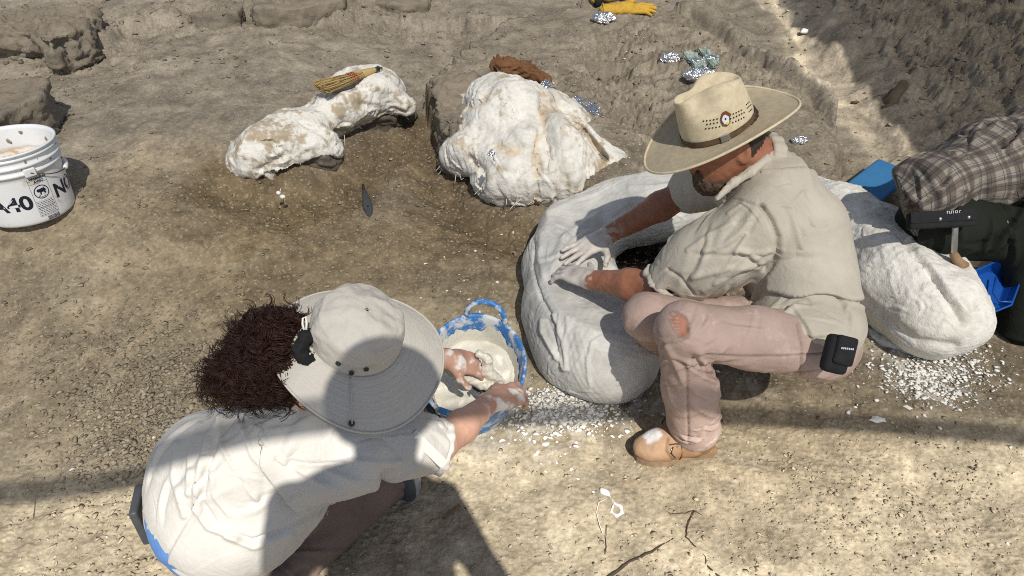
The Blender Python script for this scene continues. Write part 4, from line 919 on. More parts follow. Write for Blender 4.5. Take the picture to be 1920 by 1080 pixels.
# trousers
pr = chain([g['lhip'], g['lhip']*.5+g['lkn']*.5, g['lkn']], [.088, .077, .066], .03)+chain([g['lkn'], g['lkn']*.45+g['lan']*.55, g['lan']], [.066, .070, .073], .025)
pr += chain([g['rhip'], g['rkn']], [.082, .058], .04)+chain([g['rkn'], g['ran']], [.062, .064], .03)+[ell((g['lhip']+g['rhip'])/2, (.105, .14, .09), None, .05)]
az0 = g['lan'][2]-.045
D, lo = field(pr, .0042, cuts=[lambda X, Y, Z: (az0+.006*np.sin(X*50))-Z]); V, F = nets(D, lo, .0042); V = relax(V, F, 5)
shin = np.clip((g['lkn'][2]-V[:, 2])/.3, 0, 1)
V = folds(V, F, g['lkn']-g['lhip'], .004, 5, 9, 2.2, .0)
kb_ = at(1335, 690, 1.68); V = creases(V, F, lambda p: p-kb_, 16, .11, .007, .005, 41, np.linalg.norm(V-kb_, axis=1) < .14, .5, .3); V = creases(V, F, A(.6, .3, .7), 24, .16, .008, .004, 42, None, .6, .6); V = creases(V, F, A(.4, .3, .8), 60, .07, .0035, .0018, 44, None, .6, .8); V = creases(V, F, A(1, .4, .1), 26, .07, .005, .007, 43, V[:, 2] < .22, .4, .3)
# bunching behind the bent knee, seams and the ragged hole at the knee
def tr(px_t): return [at(u, v, t) for u, v, t in px_t]
N = nrm(V, F); sm = 0
for px_, w_, a_ in (([(1300, 676), (1322, 665), (1400, 669), (1470, 668), (1545, 662)], 1.8, -.0045), ([(1288, 690), (1289, 760), (1291, 832)], 1.8, -.0045), ([(1500, 606), (1509, 650), (1506, 705)], 1.6, .003), ([(1494, 606), (1503, 650), (1500, 705)], 1.6, -.003), ([(1440, 707), (1480, 700), (1540, 694)], 1.6, -.003),
                   ([(1296, 690), (1318, 702), (1345, 706), (1354, 692)], 4, -.010), ([(1300, 674), (1320, 688), (1342, 684)], 4, -.009), ([(1290, 684), (1312, 700), (1340, 716)], 5, .008), ([(1312, 672), (1336, 696)], 3, .006), ([(1250, 650), (1270, 690), (1282, 720)], 6, .006), ([(1300, 760), (1330, 778), (1350, 780)], 6, .006), ([(1302, 735), (1335, 750), (1352, 740)], 5, .005)):
    d_, m_ = seam(V, N, px_, w_, a_); V = V+N*d_[:, None]; sm = np.maximum(sm, m_ if w_ < 2 and a_ < 0 else 0)
dz_ = ridge(V, tr([(1300, 650, 1.66), (1330, 670, 1.64), (1352, 690, 1.64)]), .012, .014)+ridge(V, tr([(1290, 672, 1.64), (1322, 690, 1.63), (1350, 706, 1.64)]), .010, -.012)+ridge(V, tr([(1300, 690, 1.64), (1330, 708, 1.64), (1352, 716, 1.66)]), .012, .010)
dz_ += ridge(V, tr([(1310, 666, 1.62), (1400, 668, 1.66), (1470, 668, 1.66), (1540, 664, 1.66)]), .003, -.004)+ridge(V, tr([(1288, 690, 1.66), (1289, 760, 1.74), (1290, 820, 1.82)]), .0035, -.004)+ridge(V, tr([(1498, 610, 1.66), (1508, 650, 1.66), (1506, 700, 1.70)]), .004, .004)
V = V+N*dz_[:, None]
hole = np.zeros(len(V)); kp = at(1276, 612, 1.62)
rel = V-kp; hu_ = rel@RIGHT; hv_ = rel@CUP
e = ((hu_-.004+.25*hv_)/.021)**2+((hv_-.004)/.030)**2+.55*fbm(V*70, 2); hole = (1-sst(.6, .95, e))*sst(.055, .045, np.linalg.norm(rel, axis=1))
thr = (np.sin(hv_*700) > .55)*(hu_ < .0)*hole*.8
c = np.ones((len(V), 3))*(1-.10*np.clip(fbm(V*10+4, 3), 0, 1))[:, None]
c = c+(A(.92, .60, .47)-c)*np.clip(hole-thr, 0, 1)[:, None]; c = c*(1-.35*sm[:, None]); rim = np.clip(sst(.5, .9, e)*sst(1.4, 1.0, e), 0, 1)*(np.linalg.norm(rel, axis=1) < .08); c = c*(1-.35*rim[:, None])
V = V-nrm(V, F)*(.004*hole)[:, None]
mesh('trousers', V, F, M['trouser_pink'], man, cols=c)
# seams as raised stitching
mb = MB()
def surf_line(pts, r): mb.tube(pts, r, 5)
# boots
def boot(heel, toe, an, parent, seed=0):
    d = toe-heel; d[2] = 0; L = np.linalg.norm(d); d = unit(d); s = np.cross(A(0, 0, 1), d); z = A(0, 0, 1)
    pr = [ell(heel+d*(L*.80)+z*.042, (.062, .046, .038), (d, s, z), .03), ell(heel+d*(L*.52)+z*.055, (.075, .042, .045), (d, s, z), .04), ell(heel+d*.045+z*.05, (.048, .038, .052), (d, s, z), .03), cap(heel+d*.055+z*.07, an+z*.02, .044, .048, .03), cap(heel+d*(L*.35)+z*.09, heel+d*(L*.65)+z*.065, .034, .030, .03)]
    V, F = skin(pr, .0045, cuts=[lambda X, Y, Z: .020-Z+heel[2]]); N = nrm(V, F); V = V+N*(.0018*fbm(V*40+seed, 3)+ridge(V, [heel+d*L*.66+s*.05+z*.03, heel+d*L*.66+z*.085, heel+d*L*.66-s*.05+z*.03], .004, -.002))[:, None]
    w = sst(.2, .5, fbm(V*22+seed, 3)); tip = sst(.10, .02, np.linalg.norm(V-(heel+d*L*.86+z*.06), axis=1))
    c = np.ones((len(V), 3)); c = c+(A(1.25, 1.5, 1.9)-c)*(tip*.6)[:, None]; spot = sst(.035, .02, np.linalg.norm(V-(heel+d*(L*.83)-s*.01+z*.08), axis=1)+.012*fbm(V*60, 2)); c = c+(A(1.9, 3.2, 6)-c)*spot[:, None]
    if seed == 1:
        N = nrm(V, F)
        for px_, w_, a_ in (([(1252, 822), (1249, 846), (1262, 864), (1284, 874)], 2.2, -.003), ([(1300, 842), (1318, 850), (1342, 838)], 2, -.002), ([(1290, 862), (1310, 856), (1330, 848)], 1.6, -.0015)):
            d_, m_ = seam(V, N, px_, w_, a_); V = V+N*d_[:, None]; c = c*(1-.45*m_[:, None])
        def stick(u, v, out=.002):
            uu, vv = uvpx(V); ok = (N@FWD) < -.05; i_ = np.argmin(np.where(ok, np.hypot(uu-u, vv-v), 1e9)); return V[i_]-FWD*out
        for pts_ in ([(1278, 836), (1278, 856), (1276, 874)], [(1262, 838), (1258, 850), (1266, 858)], [(1254, 834), (1268, 832), (1284, 834)]):
            m_ = MB(); m_.tube([stick(u_, v_, .003) for u_, v_ in pts_], .0019, 6); m_.build('boot_lace', M['leather'], parent)
        for u_, v_ in ((1259, 843), (1271, 838)):
            m_ = MB(); m_.lump(stick(u_, v_, .001), .0032, 1, 2, 0.); m_.build('boot_eyelet', M['metal'], parent)
    mesh('boot', V, F, M['boot'], parent, cols=c)
    m_ = MB(); out = []
    for k in range(28):
        t = 2*math.pi*k/28; cx = math.cos(t); x_ = L*.5+cx*(L*.5+.012); wv = (.050 if cx > 0 else .043)*(abs(math.sin(t))**.7)*np.sign(math.sin(t))*(1-.22*math.exp(-((cx+.1)/.35)**2))
        out.append(heel+d*x_+s*wv)
    n = len(out); m_.add([p+z*.001 for p in out]+[p+z*.026 for p in out], [(k, (k+1) % n, n+(k+1) % n, n+k) for k in range(n)]+[tuple(range(n-1, -1, -1)), tuple(range(n, 2*n))]); m_.build('boot_sole', M['sole'], parent, False)
    m_ = MB()
    for j in range(4):
        o = heel+d*(L*(.64-.075*j))+z*(.100+.012*j); m_.tube([o+s*.030-z*.01, o+z*.004, o-s*.030-z*.01], .0026, 5)
    o = heel+d*(L*.50)+z*.115-s*.02; m_.tube([o, o-s*.035-z*.03, o-s*.045-z*.08], .0026, 5); m_.tube([o, o-s*.04+d*.02-z*.01, o-s*.045+d*.03-z*.05], .0022, 5)
    m_.build('boot_lace', M['leather'], parent)
lheel, ltoe = gr(1334, 846), gr(1196, 858); lheel[2] = ltoe[2] = min(lheel[2], ltoe[2])
boot(lheel, ltoe, g['lan'], man, 1)
rheel = A(.55, 1.78, hz(.55, 1.78)); boot(rheel, rheel+A(-.26, .06, 0), g['ran'], man, 4)
# belt pouch
mb = MB(); pc = at(1568, 664, 1.61); pu = unit(CUP+.25*RIGHT); prr = unit(RIGHT-.25*CUP)
mb.box(pc, (.029, .045, .018), (prr, pu, -FWD), .016); pch = mb.build('belt_pouch', M['black'], man)
mb = MB(); mb.box(pc-FWD*.016+prr*.009+pu*.012, (.024, .034, .010), (prr, pu, -FWD), .009); mb.build('pouch_flap', M['black'], pch)
mb = MB()
for k in range(7): mb.box(pc-FWD*.0275+prr*(-.004+.0042*k)+pu*(.016+.0006*k), (.0014, .0022, .0006), (prr, pu, -FWD))
mb.build('pouch_lettering', M['metal'], pch, False)
mb = MB(); mb.tube([at(1520, 640, 1.70), at(1546, 652, 1.69), at(1580, 640, 1.72)], .014, 8); mb.build('belt', M['leather'], man)
settle(man)

# ---- straw hat (its own thing, worn)
hat = thing('straw_hat', 'wide brimmed pale straw hat with bird badge and thin brown band, worn by man', 'hat', HO)
nT, nR = 96, 22; r0 = .86
def oval(t, a, b): return hf*(a*math.cos(t))+hl*(b*math.sin(t))
V = []
for j in range(nR):
    f = j/(nR-1)
    for k in range(nT):
        t = 2*math.pi*k/nT; a = .096+f*(.208-.096); b = .080+f*(.168-.080)
        lift_ = (.016 if math.sin(t) > 0 else .034)*f**1.7*math.sin(t)**2-.018*f*f*math.cos(t)**2+.004*math.sin(3*t+1)*f
        V.append(HO+oval(t, a, b*(1-.10*f*f))+hu*lift_)
n = nT*nR; V = V+[p-hu*.0035 for p in V]; F = []
for j in range(nR-1):
    for k in range(nT):
        q = (j*nT+k, j*nT+(k+1) % nT, (j+1)*nT+(k+1) % nT, (j+1)*nT+k); F += [q, tuple(n+i for i in q[::-1])]
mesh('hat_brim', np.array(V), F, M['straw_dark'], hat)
mb = MB(); mb.tube([V[(nR-1)*nT+k % nT] for k in range(nT+1)], .0038, 6, False); mb.build('brim_edge', M['straw'], hat)
def crown_pt(t, s):
    if s <= 1:
        z = .122*s; k = 1-.13*s**1.5; rd = k
    else:
        q = s-1; rd = .87*(1-q); z = .122+.014*math.sin(min(1, q*1.6)*math.pi)*(.6)
        if s > 1: z += .006*math.sin(q*3.14)
    x, y = .097*math.cos(t)*rd, .081*math.sin(t)*rd
    w = sst(.45, 1.05, np.array([s]))[0]
    z -= w*.034*math.exp(-(y/.026)**2)*(1 if s > .95 else 0)*min(1, max(0, (s-.95)/.3))
    for sg in (1, -1):                          # the pinches either side of the front
        d = math.hypot(x-.035, (y-sg*.055)*1.0); y -= sg*w*.026*math.exp(-(d/.036)**2); z -= w*.012*math.exp(-(d/.030)**2)
    z -= .020*w*max(0, -x/.1)**2*0+.012*w*max(0, -x/.09)
    return HO+hf*x+hl*y+hu*(z+.002)
V = []; SS = list(np.linspace(0, .9, 14))+list(np.linspace(.93, 1.12, 9))+list(np.linspace(1.2, 2, 12))
for s in SS:
    for k in range(nT): V.append(crown_pt(2*math.pi*k/nT, s))
F = [(j*nT+k, j*nT+(k+1) % nT, (j+1)*nT+(k+1) % nT, (j+1)*nT+k) for j in range(len(SS)-1) for k in range(nT)]
V, F = np.array(V), np.array(F); V = relax(V, F, 3); mesh('hat_crown', V, F, M['straw'], hat)
mb = MB(); ring = [[crown_pt(2*math.pi*k/nT, s)+unit(oval(2*math.pi*k/nT, .08, .097))*.0022 for k in range(nT)] for s in (.02, .135)]
mb.add(ring[0]+ring[1], [(k, (k+1) % nT, nT+(k+1) % nT, nT+k) for k in range(nT)]); mb.build('hat_band', M['leather'], hat)
def on_crown(t, s, out=.003): 
    p = crown_pt(t, s); a = crown_pt(t+.04, s)-crown_pt(t-.04, s); b = crown_pt(t, s+.04)-crown_pt(t, s-.04); a, b = unit(a), unit(b); nn = np.cross(a, b); 
    nn = nn if nn@(p-HO) > 0 else -nn
    return p+nn*out, a, b, nn
p_, a_, b_, n_ = on_crown(1.42, .08, .004); mb = MB(); mb.box(p_, (.012, .0085, .002), (a_, b_, n_), .001); mb.build('band_buckle', M['metal'], hat)
mb = MB()
for i in range(13):
    for j in range(3):
        t = 1.02+.088*i+.044*(j % 2)+(.02 if j % 2 else 0)+.0*j; 
        if abs(t-1.52) < .13 or (i+j) % 5 == 4: t += 0
        s = .40+.085*j-.012*i; 
        if abs(t-1.56) < .14: continue
        p_, a_, b_, n_ = on_crown(math.pi-t if False else t, s, .0008); mb.box(p_, (.0016, .0016, .0006), (unit(a_+b_), unit(b_-a_), n_))
        t2 = t+.62
        if t2 < 2.6 and i > 6: 
            p_, a_, b_, n_ = on_crown(t2, s-.04, .0008); mb.box(p_, (.0014, .0014, .0006), (unit(a_+b_), unit(b_-a_), n_))
vh = mb.build('vent_hole', M['hair_dark'], hat, False); tag(vh, kind='stuff')
# enamel badge: a white bird's head with a brown crest
p_, a_, b_, n_ = on_crown(1.56, .46, .002)
def disc(name, outline, lift_, mat, parent, th=.0012):
    pts = [p_+a_*x+b_*y+n_*lift_ for x, y in outline]; k = len(pts); return mesh(name, np.array(pts+[q+n_*th for q in pts]), [tuple(range(k, 2*k))]+[(i, (i+1) % k, k+(i+1) % k, k+i) for i in range(k)], mat, parent, False)
M['badge_brown'] = pm('badge_brown', (.16, .06, .02), None, 10, .4, ()); M['badge_white'] = pm('badge_white', (.66, .68, .74), None, 10, .4, ()); M['badge_yellow'] = pm('badge_yellow', (.75, .58, .06), None, 10, .4, ())
o1 = [(.012*math.cos(t)*(1+.10*math.sin(5*t)), .018*math.sin(t)*(1+.05*math.sin(7*t))) for t in np.linspace(0, 6.283, 26)[:-1]]
sgn = -1.
bd = disc('badge', [(x*1.05+(-sgn)*.003*(y > 0), y*1.05) for x, y in o1], .0, M['badge_brown'], hat)
disc('badge_bird', [(x*.72, y*.70-.002) for x, y in o1], .0014, M['badge_white'], bd); disc('badge_beak', [(.001, -.008), (.006, -.013), (-.001, -.0155), (-.004, -.011)], .0028, M['badge_yellow'], bd)
disc('badge_eye', [(.002*math.cos(t), .0025*math.sin(t)+.0005) for t in np.linspace(0, 6.28, 9)[:-1]], .0028, M['ink'], bd)
settle(hat)
# ============ the woman kneeling at the tub, seen from behind
wom = thing('person', 'woman with curly dark ponytail in loose white shirt kneeling over the blue plaster tub', 'person', gr(560, 980))
WO = at(684, 646, 1.37)                          # centre of her hat brim
wu0 = unit(A(-.20, -.46, .87)); wf, wl, wu = axes(A(.86, .42, -.25), wu0)
CO = RIGHT*-.016+CUP*.022; CO = CO-wu*(CO@wu)
WC = WO-wu*.045+CO*.9+wf*.004
w = dict(neck=at(596, 748, 1.42), rsh=at(662, 822, 1.40), rel=at(822, 836, 1.53), rwr=at(922, 752, 1.73), lsh=A(-.43, 1.15, .50), lel=A(-.40, 1.34, .33), lwr=at(836, 672, 1.80),
         rhip=at(462, 968, 1.58), rkn=atz(730, 894, .09), ran=A(-.62, .82, .06), lhip=at(470, 940, 1.66), lkn=atz(772, 752, .10), lan=A(-.80, 1.13, .07))
rd_ = unit(at(985, 733, 1.79)-w['rwr']); ld_ = unit(at(925, 690, 1.87)-w['lwr'])
rhd, _ = hand(w['rwr'], rd_, A(.1, -.35, 1), A(-.3, .9, .3), .90, (.75, .8, .8, .75), .06, (.6, .5, -.5), .9)
lhd, _ = hand(w['lwr'], ld_, A(.0, -.45, 1), A(.2, -1, 0), .88, (.45, .5, .55, .5), .08, (.7, .6, -.3), .6)
hd = [ell(WC, (.084, .070, .094), (wf, wl, wu), .02), ell(WC-wu*.065+wf*.036, (.056, .050, .046), (wf, wl, wu), .03), cap(WC-wu*.028+wf*.088, WC-wu*.042+wf*.100, .008, .010, .01), ell(WC-wu*.02-wf*.01+wl*.073, (.017, .008, .028), (wf, wl, wu), .006), ell(WC-wu*.02-wf*.01-wl*.073, (.017, .008, .028), (wf, wl, wu), .006),
      ell(WC-wu*.012+wf*.083+wl*.028, (.011, .012, .008), (wf, wl, wu), .006, True), ell(WC-wu*.012+wf*.083-wl*.028, (.011, .012, .008), (wf, wl, wu), .006, True), cap(WC-wu*.058+wf*.084+wl*.016, WC-wu*.058+wf*.084-wl*.016, .006, .006, .006)]
body = hd+chain([WC-wu*.05-wf*.02, w['neck']], [.050, .054], .03)+chain([w['neck'], at(520, 860, 1.50), at(480, 960, 1.58)], [.05, .075, .08], .05)
body += chain([w['rsh'], w['rel']], [.048, .037], .03)+chain([w['rel'], w['rel']*.6+w['rwr']*.4, w['rwr']], [.036, .037, .0235], .02)+rhd
body += chain([w['lsh'], w['lel']], [.046, .036], .03)+chain([w['lel'], w['lel']*.6+w['lwr']*.4, w['lwr']], [.035, .035, .0235], .02)+lhd
body += chain([w['rhip'], w['rkn'], w['ran']], [.08, .048, .036], .03)+chain([w['lhip'], w['lkn'], w['lan']], [.08, .048, .036], .03)
V, F = skin(body, .004, it=2)
sp_ = sst(.15, .65, fbm(V*38+3, 4))*np.maximum(sst(.15, .06, np.linalg.norm(V-w['rwr']-rd_*.06, axis=1)), sst(.16, .06, np.linalg.norm(V-w['lwr']-ld_*.07, axis=1)))
c = np.ones((len(V), 3)); c = c+(A(1.55, 2.5, 3.2)-c)*sp_[:, None]; c = c*(1-.12*np.clip(fbm(V*20, 3), 0, 1)[:, None]*A(.3, 1, 1)[None])
V = V+nrm(V, F)*(.0008*fbm(V*70, 2)+.002*sp_)[:, None]
mesh('body', V, F, M['skin_fair'], wom, cols=c)
for s in (1, -1):
    mb = MB(); mb.lump(WC-wu*.012+wf*.075+wl*.028*s, .0105, 3, 2, 0.); mb.build('eye', M['plaster_bit'], wom)
# loose white shirt
tor = [ellpx(425, 962, 1.52, 132, 112, .17, -38, k=.07), ellpx(470, 860, 1.48, 142, 96, .16, 20, k=.07), ellpx(560, 802, 1.46, 116, 68, .13, 8, k=.06), ellpx(598, 765, 1.44, 60, 40, .07, 0, k=.05), ellpx(400, 880, 1.55, 100, 110, .14, 10, k=.07), ellpx(520, 945, 1.50, 110, 84, .13, 35, k=.07)]
wsl = chain([w['rsh'], w['rsh']*.5+w['rel']*.5, w['rel']], [.074, .070, .058], .05)
wll = chain([w['lsh'], w['lel']], [.075, .065], .04)
cu = unit(w['rel']-w['rsh'])
D, lo = field(tor+wsl+wll, .0044, cuts=[lambda X, Y, Z: (X-w['rel'][0])*cu[0]+(Y-w['rel'][1])*cu[1]+(Z-w['rel'][2])*cu[2]+.012])
V, F = nets(D, lo, .0044); V = relax(V, F, 6)
spn = unit(at(590, 760, 1.40)-at(400, 1000, 1.5))
def drape(V, F):
    V = folds(V, F, spn, .006, 1.4, 7, 2.4, .0); lowb = at(430, 985, 1.36)
    V = creases(V, F, spn, 26, .30, .009, .005, 71, None, .35, .15); V = creases(V, F, spn, 30, .16, .005, .0028, 72, None, .4, .3)
    V = creases(V, F, spn, 90, .10, .003, .0015, 75, None, .6, .5)
    return creases(V, F, lambda p: np.cross(p-lowb, FWD), 8, .22, .008, .005, 73, np.linalg.norm(V-lowb, axis=1) < .25, .3, .2)
V = drape(V, F)
N = nrm(V, F)
for px_, w_, a_ in (([(628, 800), (606, 840), (600, 885)], 2, -.004), ([(428, 773), (392, 819), (371, 896), (367, 953), (392, 989), (445, 1006)], 6, .009), ([(440, 780), (404, 830), (384, 896), (380, 945), (402, 978)], 4, -.007), ([(417, 996), (474, 1015), (537, 992), (636, 942)], 4, -.009), ([(425, 1006), (476, 1025), (545, 1002)], 6, .007),
                    ([(410, 783), (417, 840), (452, 896), (484, 939)], 5, .007), ([(452, 797), (474, 854), (523, 911), (573, 953)], 5, .007), ([(332, 833), (325, 896), (346, 967)], 6, .006), ([(375, 797), (357, 854), (353, 925)], 5, .006), ([(480, 800), (510, 850), (560, 890)], 5, .006), ([(430, 850), (450, 900), (475, 925)], 3.5, -.006), ([(395, 870), (402, 930), (430, 965)], 4, .006)):
    d_, m_ = seam(V, N, px_, w_, a_); V = V+N*d_[:, None]
def wp(*q): return [at(u, v, t) for u, v, t in q]
c = np.ones((len(V), 3))*(1-.06*np.clip(fbm(V*7, 3), 0, 1))[:, None]
mesh('shirt', V, F, M['shirt_white'], wom, cols=c)
V, F = skin([ellpx(420, 969, 1.53, 135, 114, .165, -38), ellpx(405, 900, 1.58, 92, 100, .12, 10, k=.07)], .006, it=2); V = folds(V, F, spn, .005, 3, 14, 1.4, .3)
mesh('undershirt', V, F, M['blue_cloth'], wom)
# the loose yoke hanging over the shoulders and upper arm
YK = [(470, 790), (484, 880), (555, 964), (640, 940), (706, 928), (718, 884), (790, 876), (850, 850), (800, 730), (560, 740)]
def yoke_cut(X, Y, Z):
    u, v = px_of(*np.broadcast_arrays(X, Y, Z)); return poly_d(u, v, YK)*.0011
def yoke_sink(X, Y, Z):
    u, v = px_of(*np.broadcast_arrays(X, Y, Z)); return sst(70, 15, np.abs(seg_d(u, v, [(484, 893), (555, 964), (640, 940), (706, 928), (718, 884)])))
D, lo = field(tor+chain([w['rsh'], w['rsh']*.55+w['rel']*.45], [.076, .070], .05)+[ellpx(640, 872, 1.42, 78, 50, .09, 10, k=.05)], .0046, .012, cuts=[yoke_cut, lambda X, Y, Z: (X-w['rel'][0])*cu[0]+(Y-w['rel'][1])*cu[1]+(Z-w['rel'][2])*cu[2]+.06+0*X])
V, F = nets(D, lo, .0046); V = relax(V, F, 4); uu_, vv_ = uvpx(V); N = nrm(V, F)
V = V-N*(.016*(1-sst(80, 20, np.abs(seg_d(uu_, vv_, [(484, 893), (555, 964), (640, 940), (706, 928), (718, 884)])))))[:, None]
V = folds(V, F, spn, .006, 1.4, 7, 2.4, .0); V = creases(V, F, A(.9, .2, .1), 14, .2, .007, .005, 74, None, .4, .35); V = creases(V, F, A(.8, .2, .2), 60, .09, .003, .0018, 76, None, .6, .6)
N = nrm(V, F)
for px_, w_, a_ in (([(520, 862), (580, 872), (640, 868)], 4, -.008), ([(560, 880), (600, 905), (640, 920)], 5, .006), ([(612, 880), (660, 900), (700, 905)], 5, .006), ([(650, 862), (720, 868), (780, 862)], 5, .006)):
    d_, m_ = seam(V, N, px_, w_, a_); V = V+N*d_[:, None]
mesh('shirt_yoke', V, F, M['shirt_white'], wom, cols=np.ones((len(V), 3)))
cf = cuff(w['rsh']*.10+w['rel']*.90-cu*.004, cu, .052, wom, M['shirt_white'], .052, 7, 4)
mb = MB(); a_, b_ = at(774, 812, 1.405), at(834, 872, 1.43); dd = unit(b_-a_); nn = unit(np.cross(dd, A(.6, .5, .4))); nn = nn if nn@FWD < 0 else -nn; ss = np.cross(dd, nn)
mb.box((a_+b_)/2, (np.linalg.norm(b_-a_)/2, .0105, .0016), (dd, ss, nn), .001); st = mb.build('cuff_strap', M['shirt_white'], wom, False)
st.data.attributes.new('tint', 'FLOAT_COLOR', 'POINT').data.foreach_set('color', np.ones(len(st.data.vertices)*4, np.float32))
mb = MB(); mb.lathe(a_+dd*.010+nn*.002, [(.0001, .002), (.004, .002), (.005, .0008), (.005, 0)], 16, (dd, ss, nn)); mb.build('button', M['plaster_bit'], wom)
# trousers, knee pads, boots
pr = chain([w['rhip'], w['rhip']*.45+w['rkn']*.55, w['rkn']], [.088, .060, .052], .04)+chain([w['lhip'], w['lkn']], [.10, .066], .04)+chain([w['rkn'], w['ran']], [.058, .048], .03)+chain([w['lkn'], w['lan']], [.058, .048], .03)
V, F = skin(pr, .006, it=2); V = folds(V, F, w['rkn']-w['rhip'], .004, 6, 9, 2.7, .0); V = creases(V, F, A(.3, .5, .5), 60, .12, .006, .007, 77, None, .5, .6); V = creases(V, F, w['rkn']-w['rhip'], 30, .16, .005, .006, 78, None, .4, .4); mesh('trousers', V, F, M['trouser_brown'], wom)
for k, (kn, u, v, zz) in enumerate(((w['rkn'], 762, 893, .075), (w['lkn'], 806, 768, .08))):
    p0 = atz(u, v, zz); fd = unit(A(.85, .5, 0)); sd = np.cross(A(0, 0, 1), fd)
    V, F = skin([ell(p0, (.034, .056, .064), (fd, sd, A(0, 0, 1)), .02)], .005, cuts=[lambda X, Y, Z: -((X-p0[0])*fd[0]+(Y-p0[1])*fd[1])-.018])
    kp_ = mesh('knee_pad', V, F, M['black_plastic' if k else 'knee_shell'] if 'knee_shell' in M else M['black_plastic'], wom)
    V, F = skin([ell(p0-fd*.010, (.030, .064, .072), (fd, sd, A(0, 0, 1)), .02)], .005, cuts=[lambda X, Y, Z: ((X-p0[0])*fd[0]+(Y-p0[1])*fd[1])-.006]); mesh('pad_rim', V, F, M['grey_rubber'], kp_)
for an, dr in ((w['ran'], A(-.95, -.3, 0)), (w['lan'], A(-.95, -.25, 0))):
    d = unit(dr); s = np.cross(A(0, 0, 1), d); V, F = skin([cap(an, an+d*.05, .046, .042), ell(an+d*.07+A(0, 0, .01), (.06, .045, .055), (d, s, A(0, 0, 1)), .03), ell(an+d*.02-A(0, 0, .02), (.10, .042, .03), (d, s, A(0, 0, 1)), .03)], .006); mesh('boot', V, F, M['leather'], wom)
    mb = MB(); mb.box(an+d*.128+A(0, 0, .02), (.010, .048, .062), (d, s, A(0, 0, 1)), .008); mb.build('boot_sole', M['grey_rubber'], wom)
# curly ponytail
HB = at(572, 650, 1.36); HE = at(440, 730, 1.37)
vol = [ellpx(530, 642, 1.36, 40, 48, .06, 0), ellpx(505, 668, 1.36, 64, 60, .08, 10), ellpx(472, 692, 1.36, 46, 46, .07, 15), ellpx(542, 706, 1.38, 38, 40, .06, 0), ellpx(522, 612, 1.36, 38, 24, .05, 10), ellpx(446, 712, 1.37, 26, 26, .04, 0), ellpx(585, 680, 1.41, 24, 50, .05, 0)]
V, F = skin(vol, .005, -.004); V = V+nrm(V, F)*(.012*fbm(V*14, 2)+.008*ridged(V*A(26, 26, 26)+.5*noise(V*20)[:, None], 3)-.011)[:, None]; hb_ = mesh('hair', V, F, M['hair_dark'], wom)
HN = nrm(V, F); HV = V
cu_d = bpy.data.curves.new('hair_curl', 'CURVE'); cu_d.dimensions = '3D'; cu_d.bevel_depth = .00085; cu_d.bevel_resolution = 0; cu_d.resolution_u = 1
rh_ = np.random.RandomState(31); NP = 26; vis = np.where((HN@FWD < .3) & (uvpx(HV)[0] < 572))[0]
for k in range(820):
    i = vis[rh_.randint(len(vis))]; p0 = HV[i]; nn = HN[i]
    d = unit((p0-HB)*1.0+(HE-HB)*.8+rh_.randn(3)*.06); d = unit(d-nn*(d@nn)*.8); L = .035+.085*rh_.rand()**1.5
    e2 = unit(np.cross(d, nn)); t = np.linspace(0, 1, NP); cr = .005+.008*rh_.rand(); tw = 6.28*(1.2+2.2*rh_.rand()); ph = rh_.rand()*6.28; sway = .012*rh_.randn()
    for q_ in range(5):
        o_ = rh_.randn(3)*.0022; ph2 = ph+rh_.randn()*.16; c2 = cr*(1+.15*rh_.randn())
        P = p0+o_+np.outer((t-.3)*L, d)+np.outer(.002+.006*np.sin(t*3), nn)+np.outer(c2*np.cos(ph2+tw*t)*(.5+.7*t), nn)+np.outer(c2*np.sin(ph2+tw*t)*(.5+.7*t), e2)+np.outer(np.sin(t*2.5)*sway, e2)
        sp_l = cu_d.splines.new('POLY'); sp_l.points.add(NP-1); sp_l.points.foreach_set('co', np.concatenate([P, np.ones((NP, 1))], 1).astype(np.float32).ravel())
        sp_l.points.foreach_set('radius', ((.6+.7*rh_.rand())*(1.15-.8*t)).astype(np.float32))
for k in range(70):                              # loose ringlets around the edge
    i = vis[rh_.randint(len(vis))]; p0 = HV[i]; nn = HN[i]; d = unit(unit(p0-at(500, 672, 1.37))+.35*unit(HE-HB)+.3*rh_.randn(3)); d = unit(d-FWD*(d@FWD)*.7); e1 = unit(np.cross(d, FWD)); L = .02+.03*rh_.rand(); cr = .004+.005*rh_.rand(); ph = rh_.rand()*6.28; tw = 6.28*(.9+1.1*rh_.rand()); t = np.linspace(0, 1, NP)
    if np.linalg.norm((p0-at(500, 672, 1.37))-FWD*((p0-at(500, 672, 1.37))@FWD)) < .05: continue
    for q_ in range(4):
        o_ = rh_.randn(3)*.0018; P = p0+o_+np.outer(t*L, d)+np.outer(cr*(np.cos(ph+tw*t)-math.cos(ph)), d)+np.outer(cr*(np.sin(ph+tw*t)-math.sin(ph)), e1)-np.outer(.01*t, FWD)
        sp_l = cu_d.splines.new('POLY'); sp_l.points.add(NP-1); sp_l.points.foreach_set('co', np.concatenate([P, np.ones((NP, 1))], 1).astype(np.float32).ravel()); sp_l.points.foreach_set('radius', (1.3-.9*t).astype(np.float32))
m, nt, b = nodes('hair_strand'); b.inputs['Base Color'].default_value = (.028, .010, .006, 1); b.inputs['Roughness'].default_value = .5; b.inputs['Specular IOR Level'].default_value = .3; cu_d.materials.append(m)
ho = bpy.data.objects.new('hair_curl', cu_d); link(ho, wom); ho['kind'] = 'stuff'
pr = []; q = np.random.RandomState(3); ring = [at(573, 652, 1.31)+CUP*.024*math.cos(t)+FWD*.020*math.sin(t)+RIGHT*.006*math.cos(2*t) for t in np.linspace(0, 6.283, 13)]
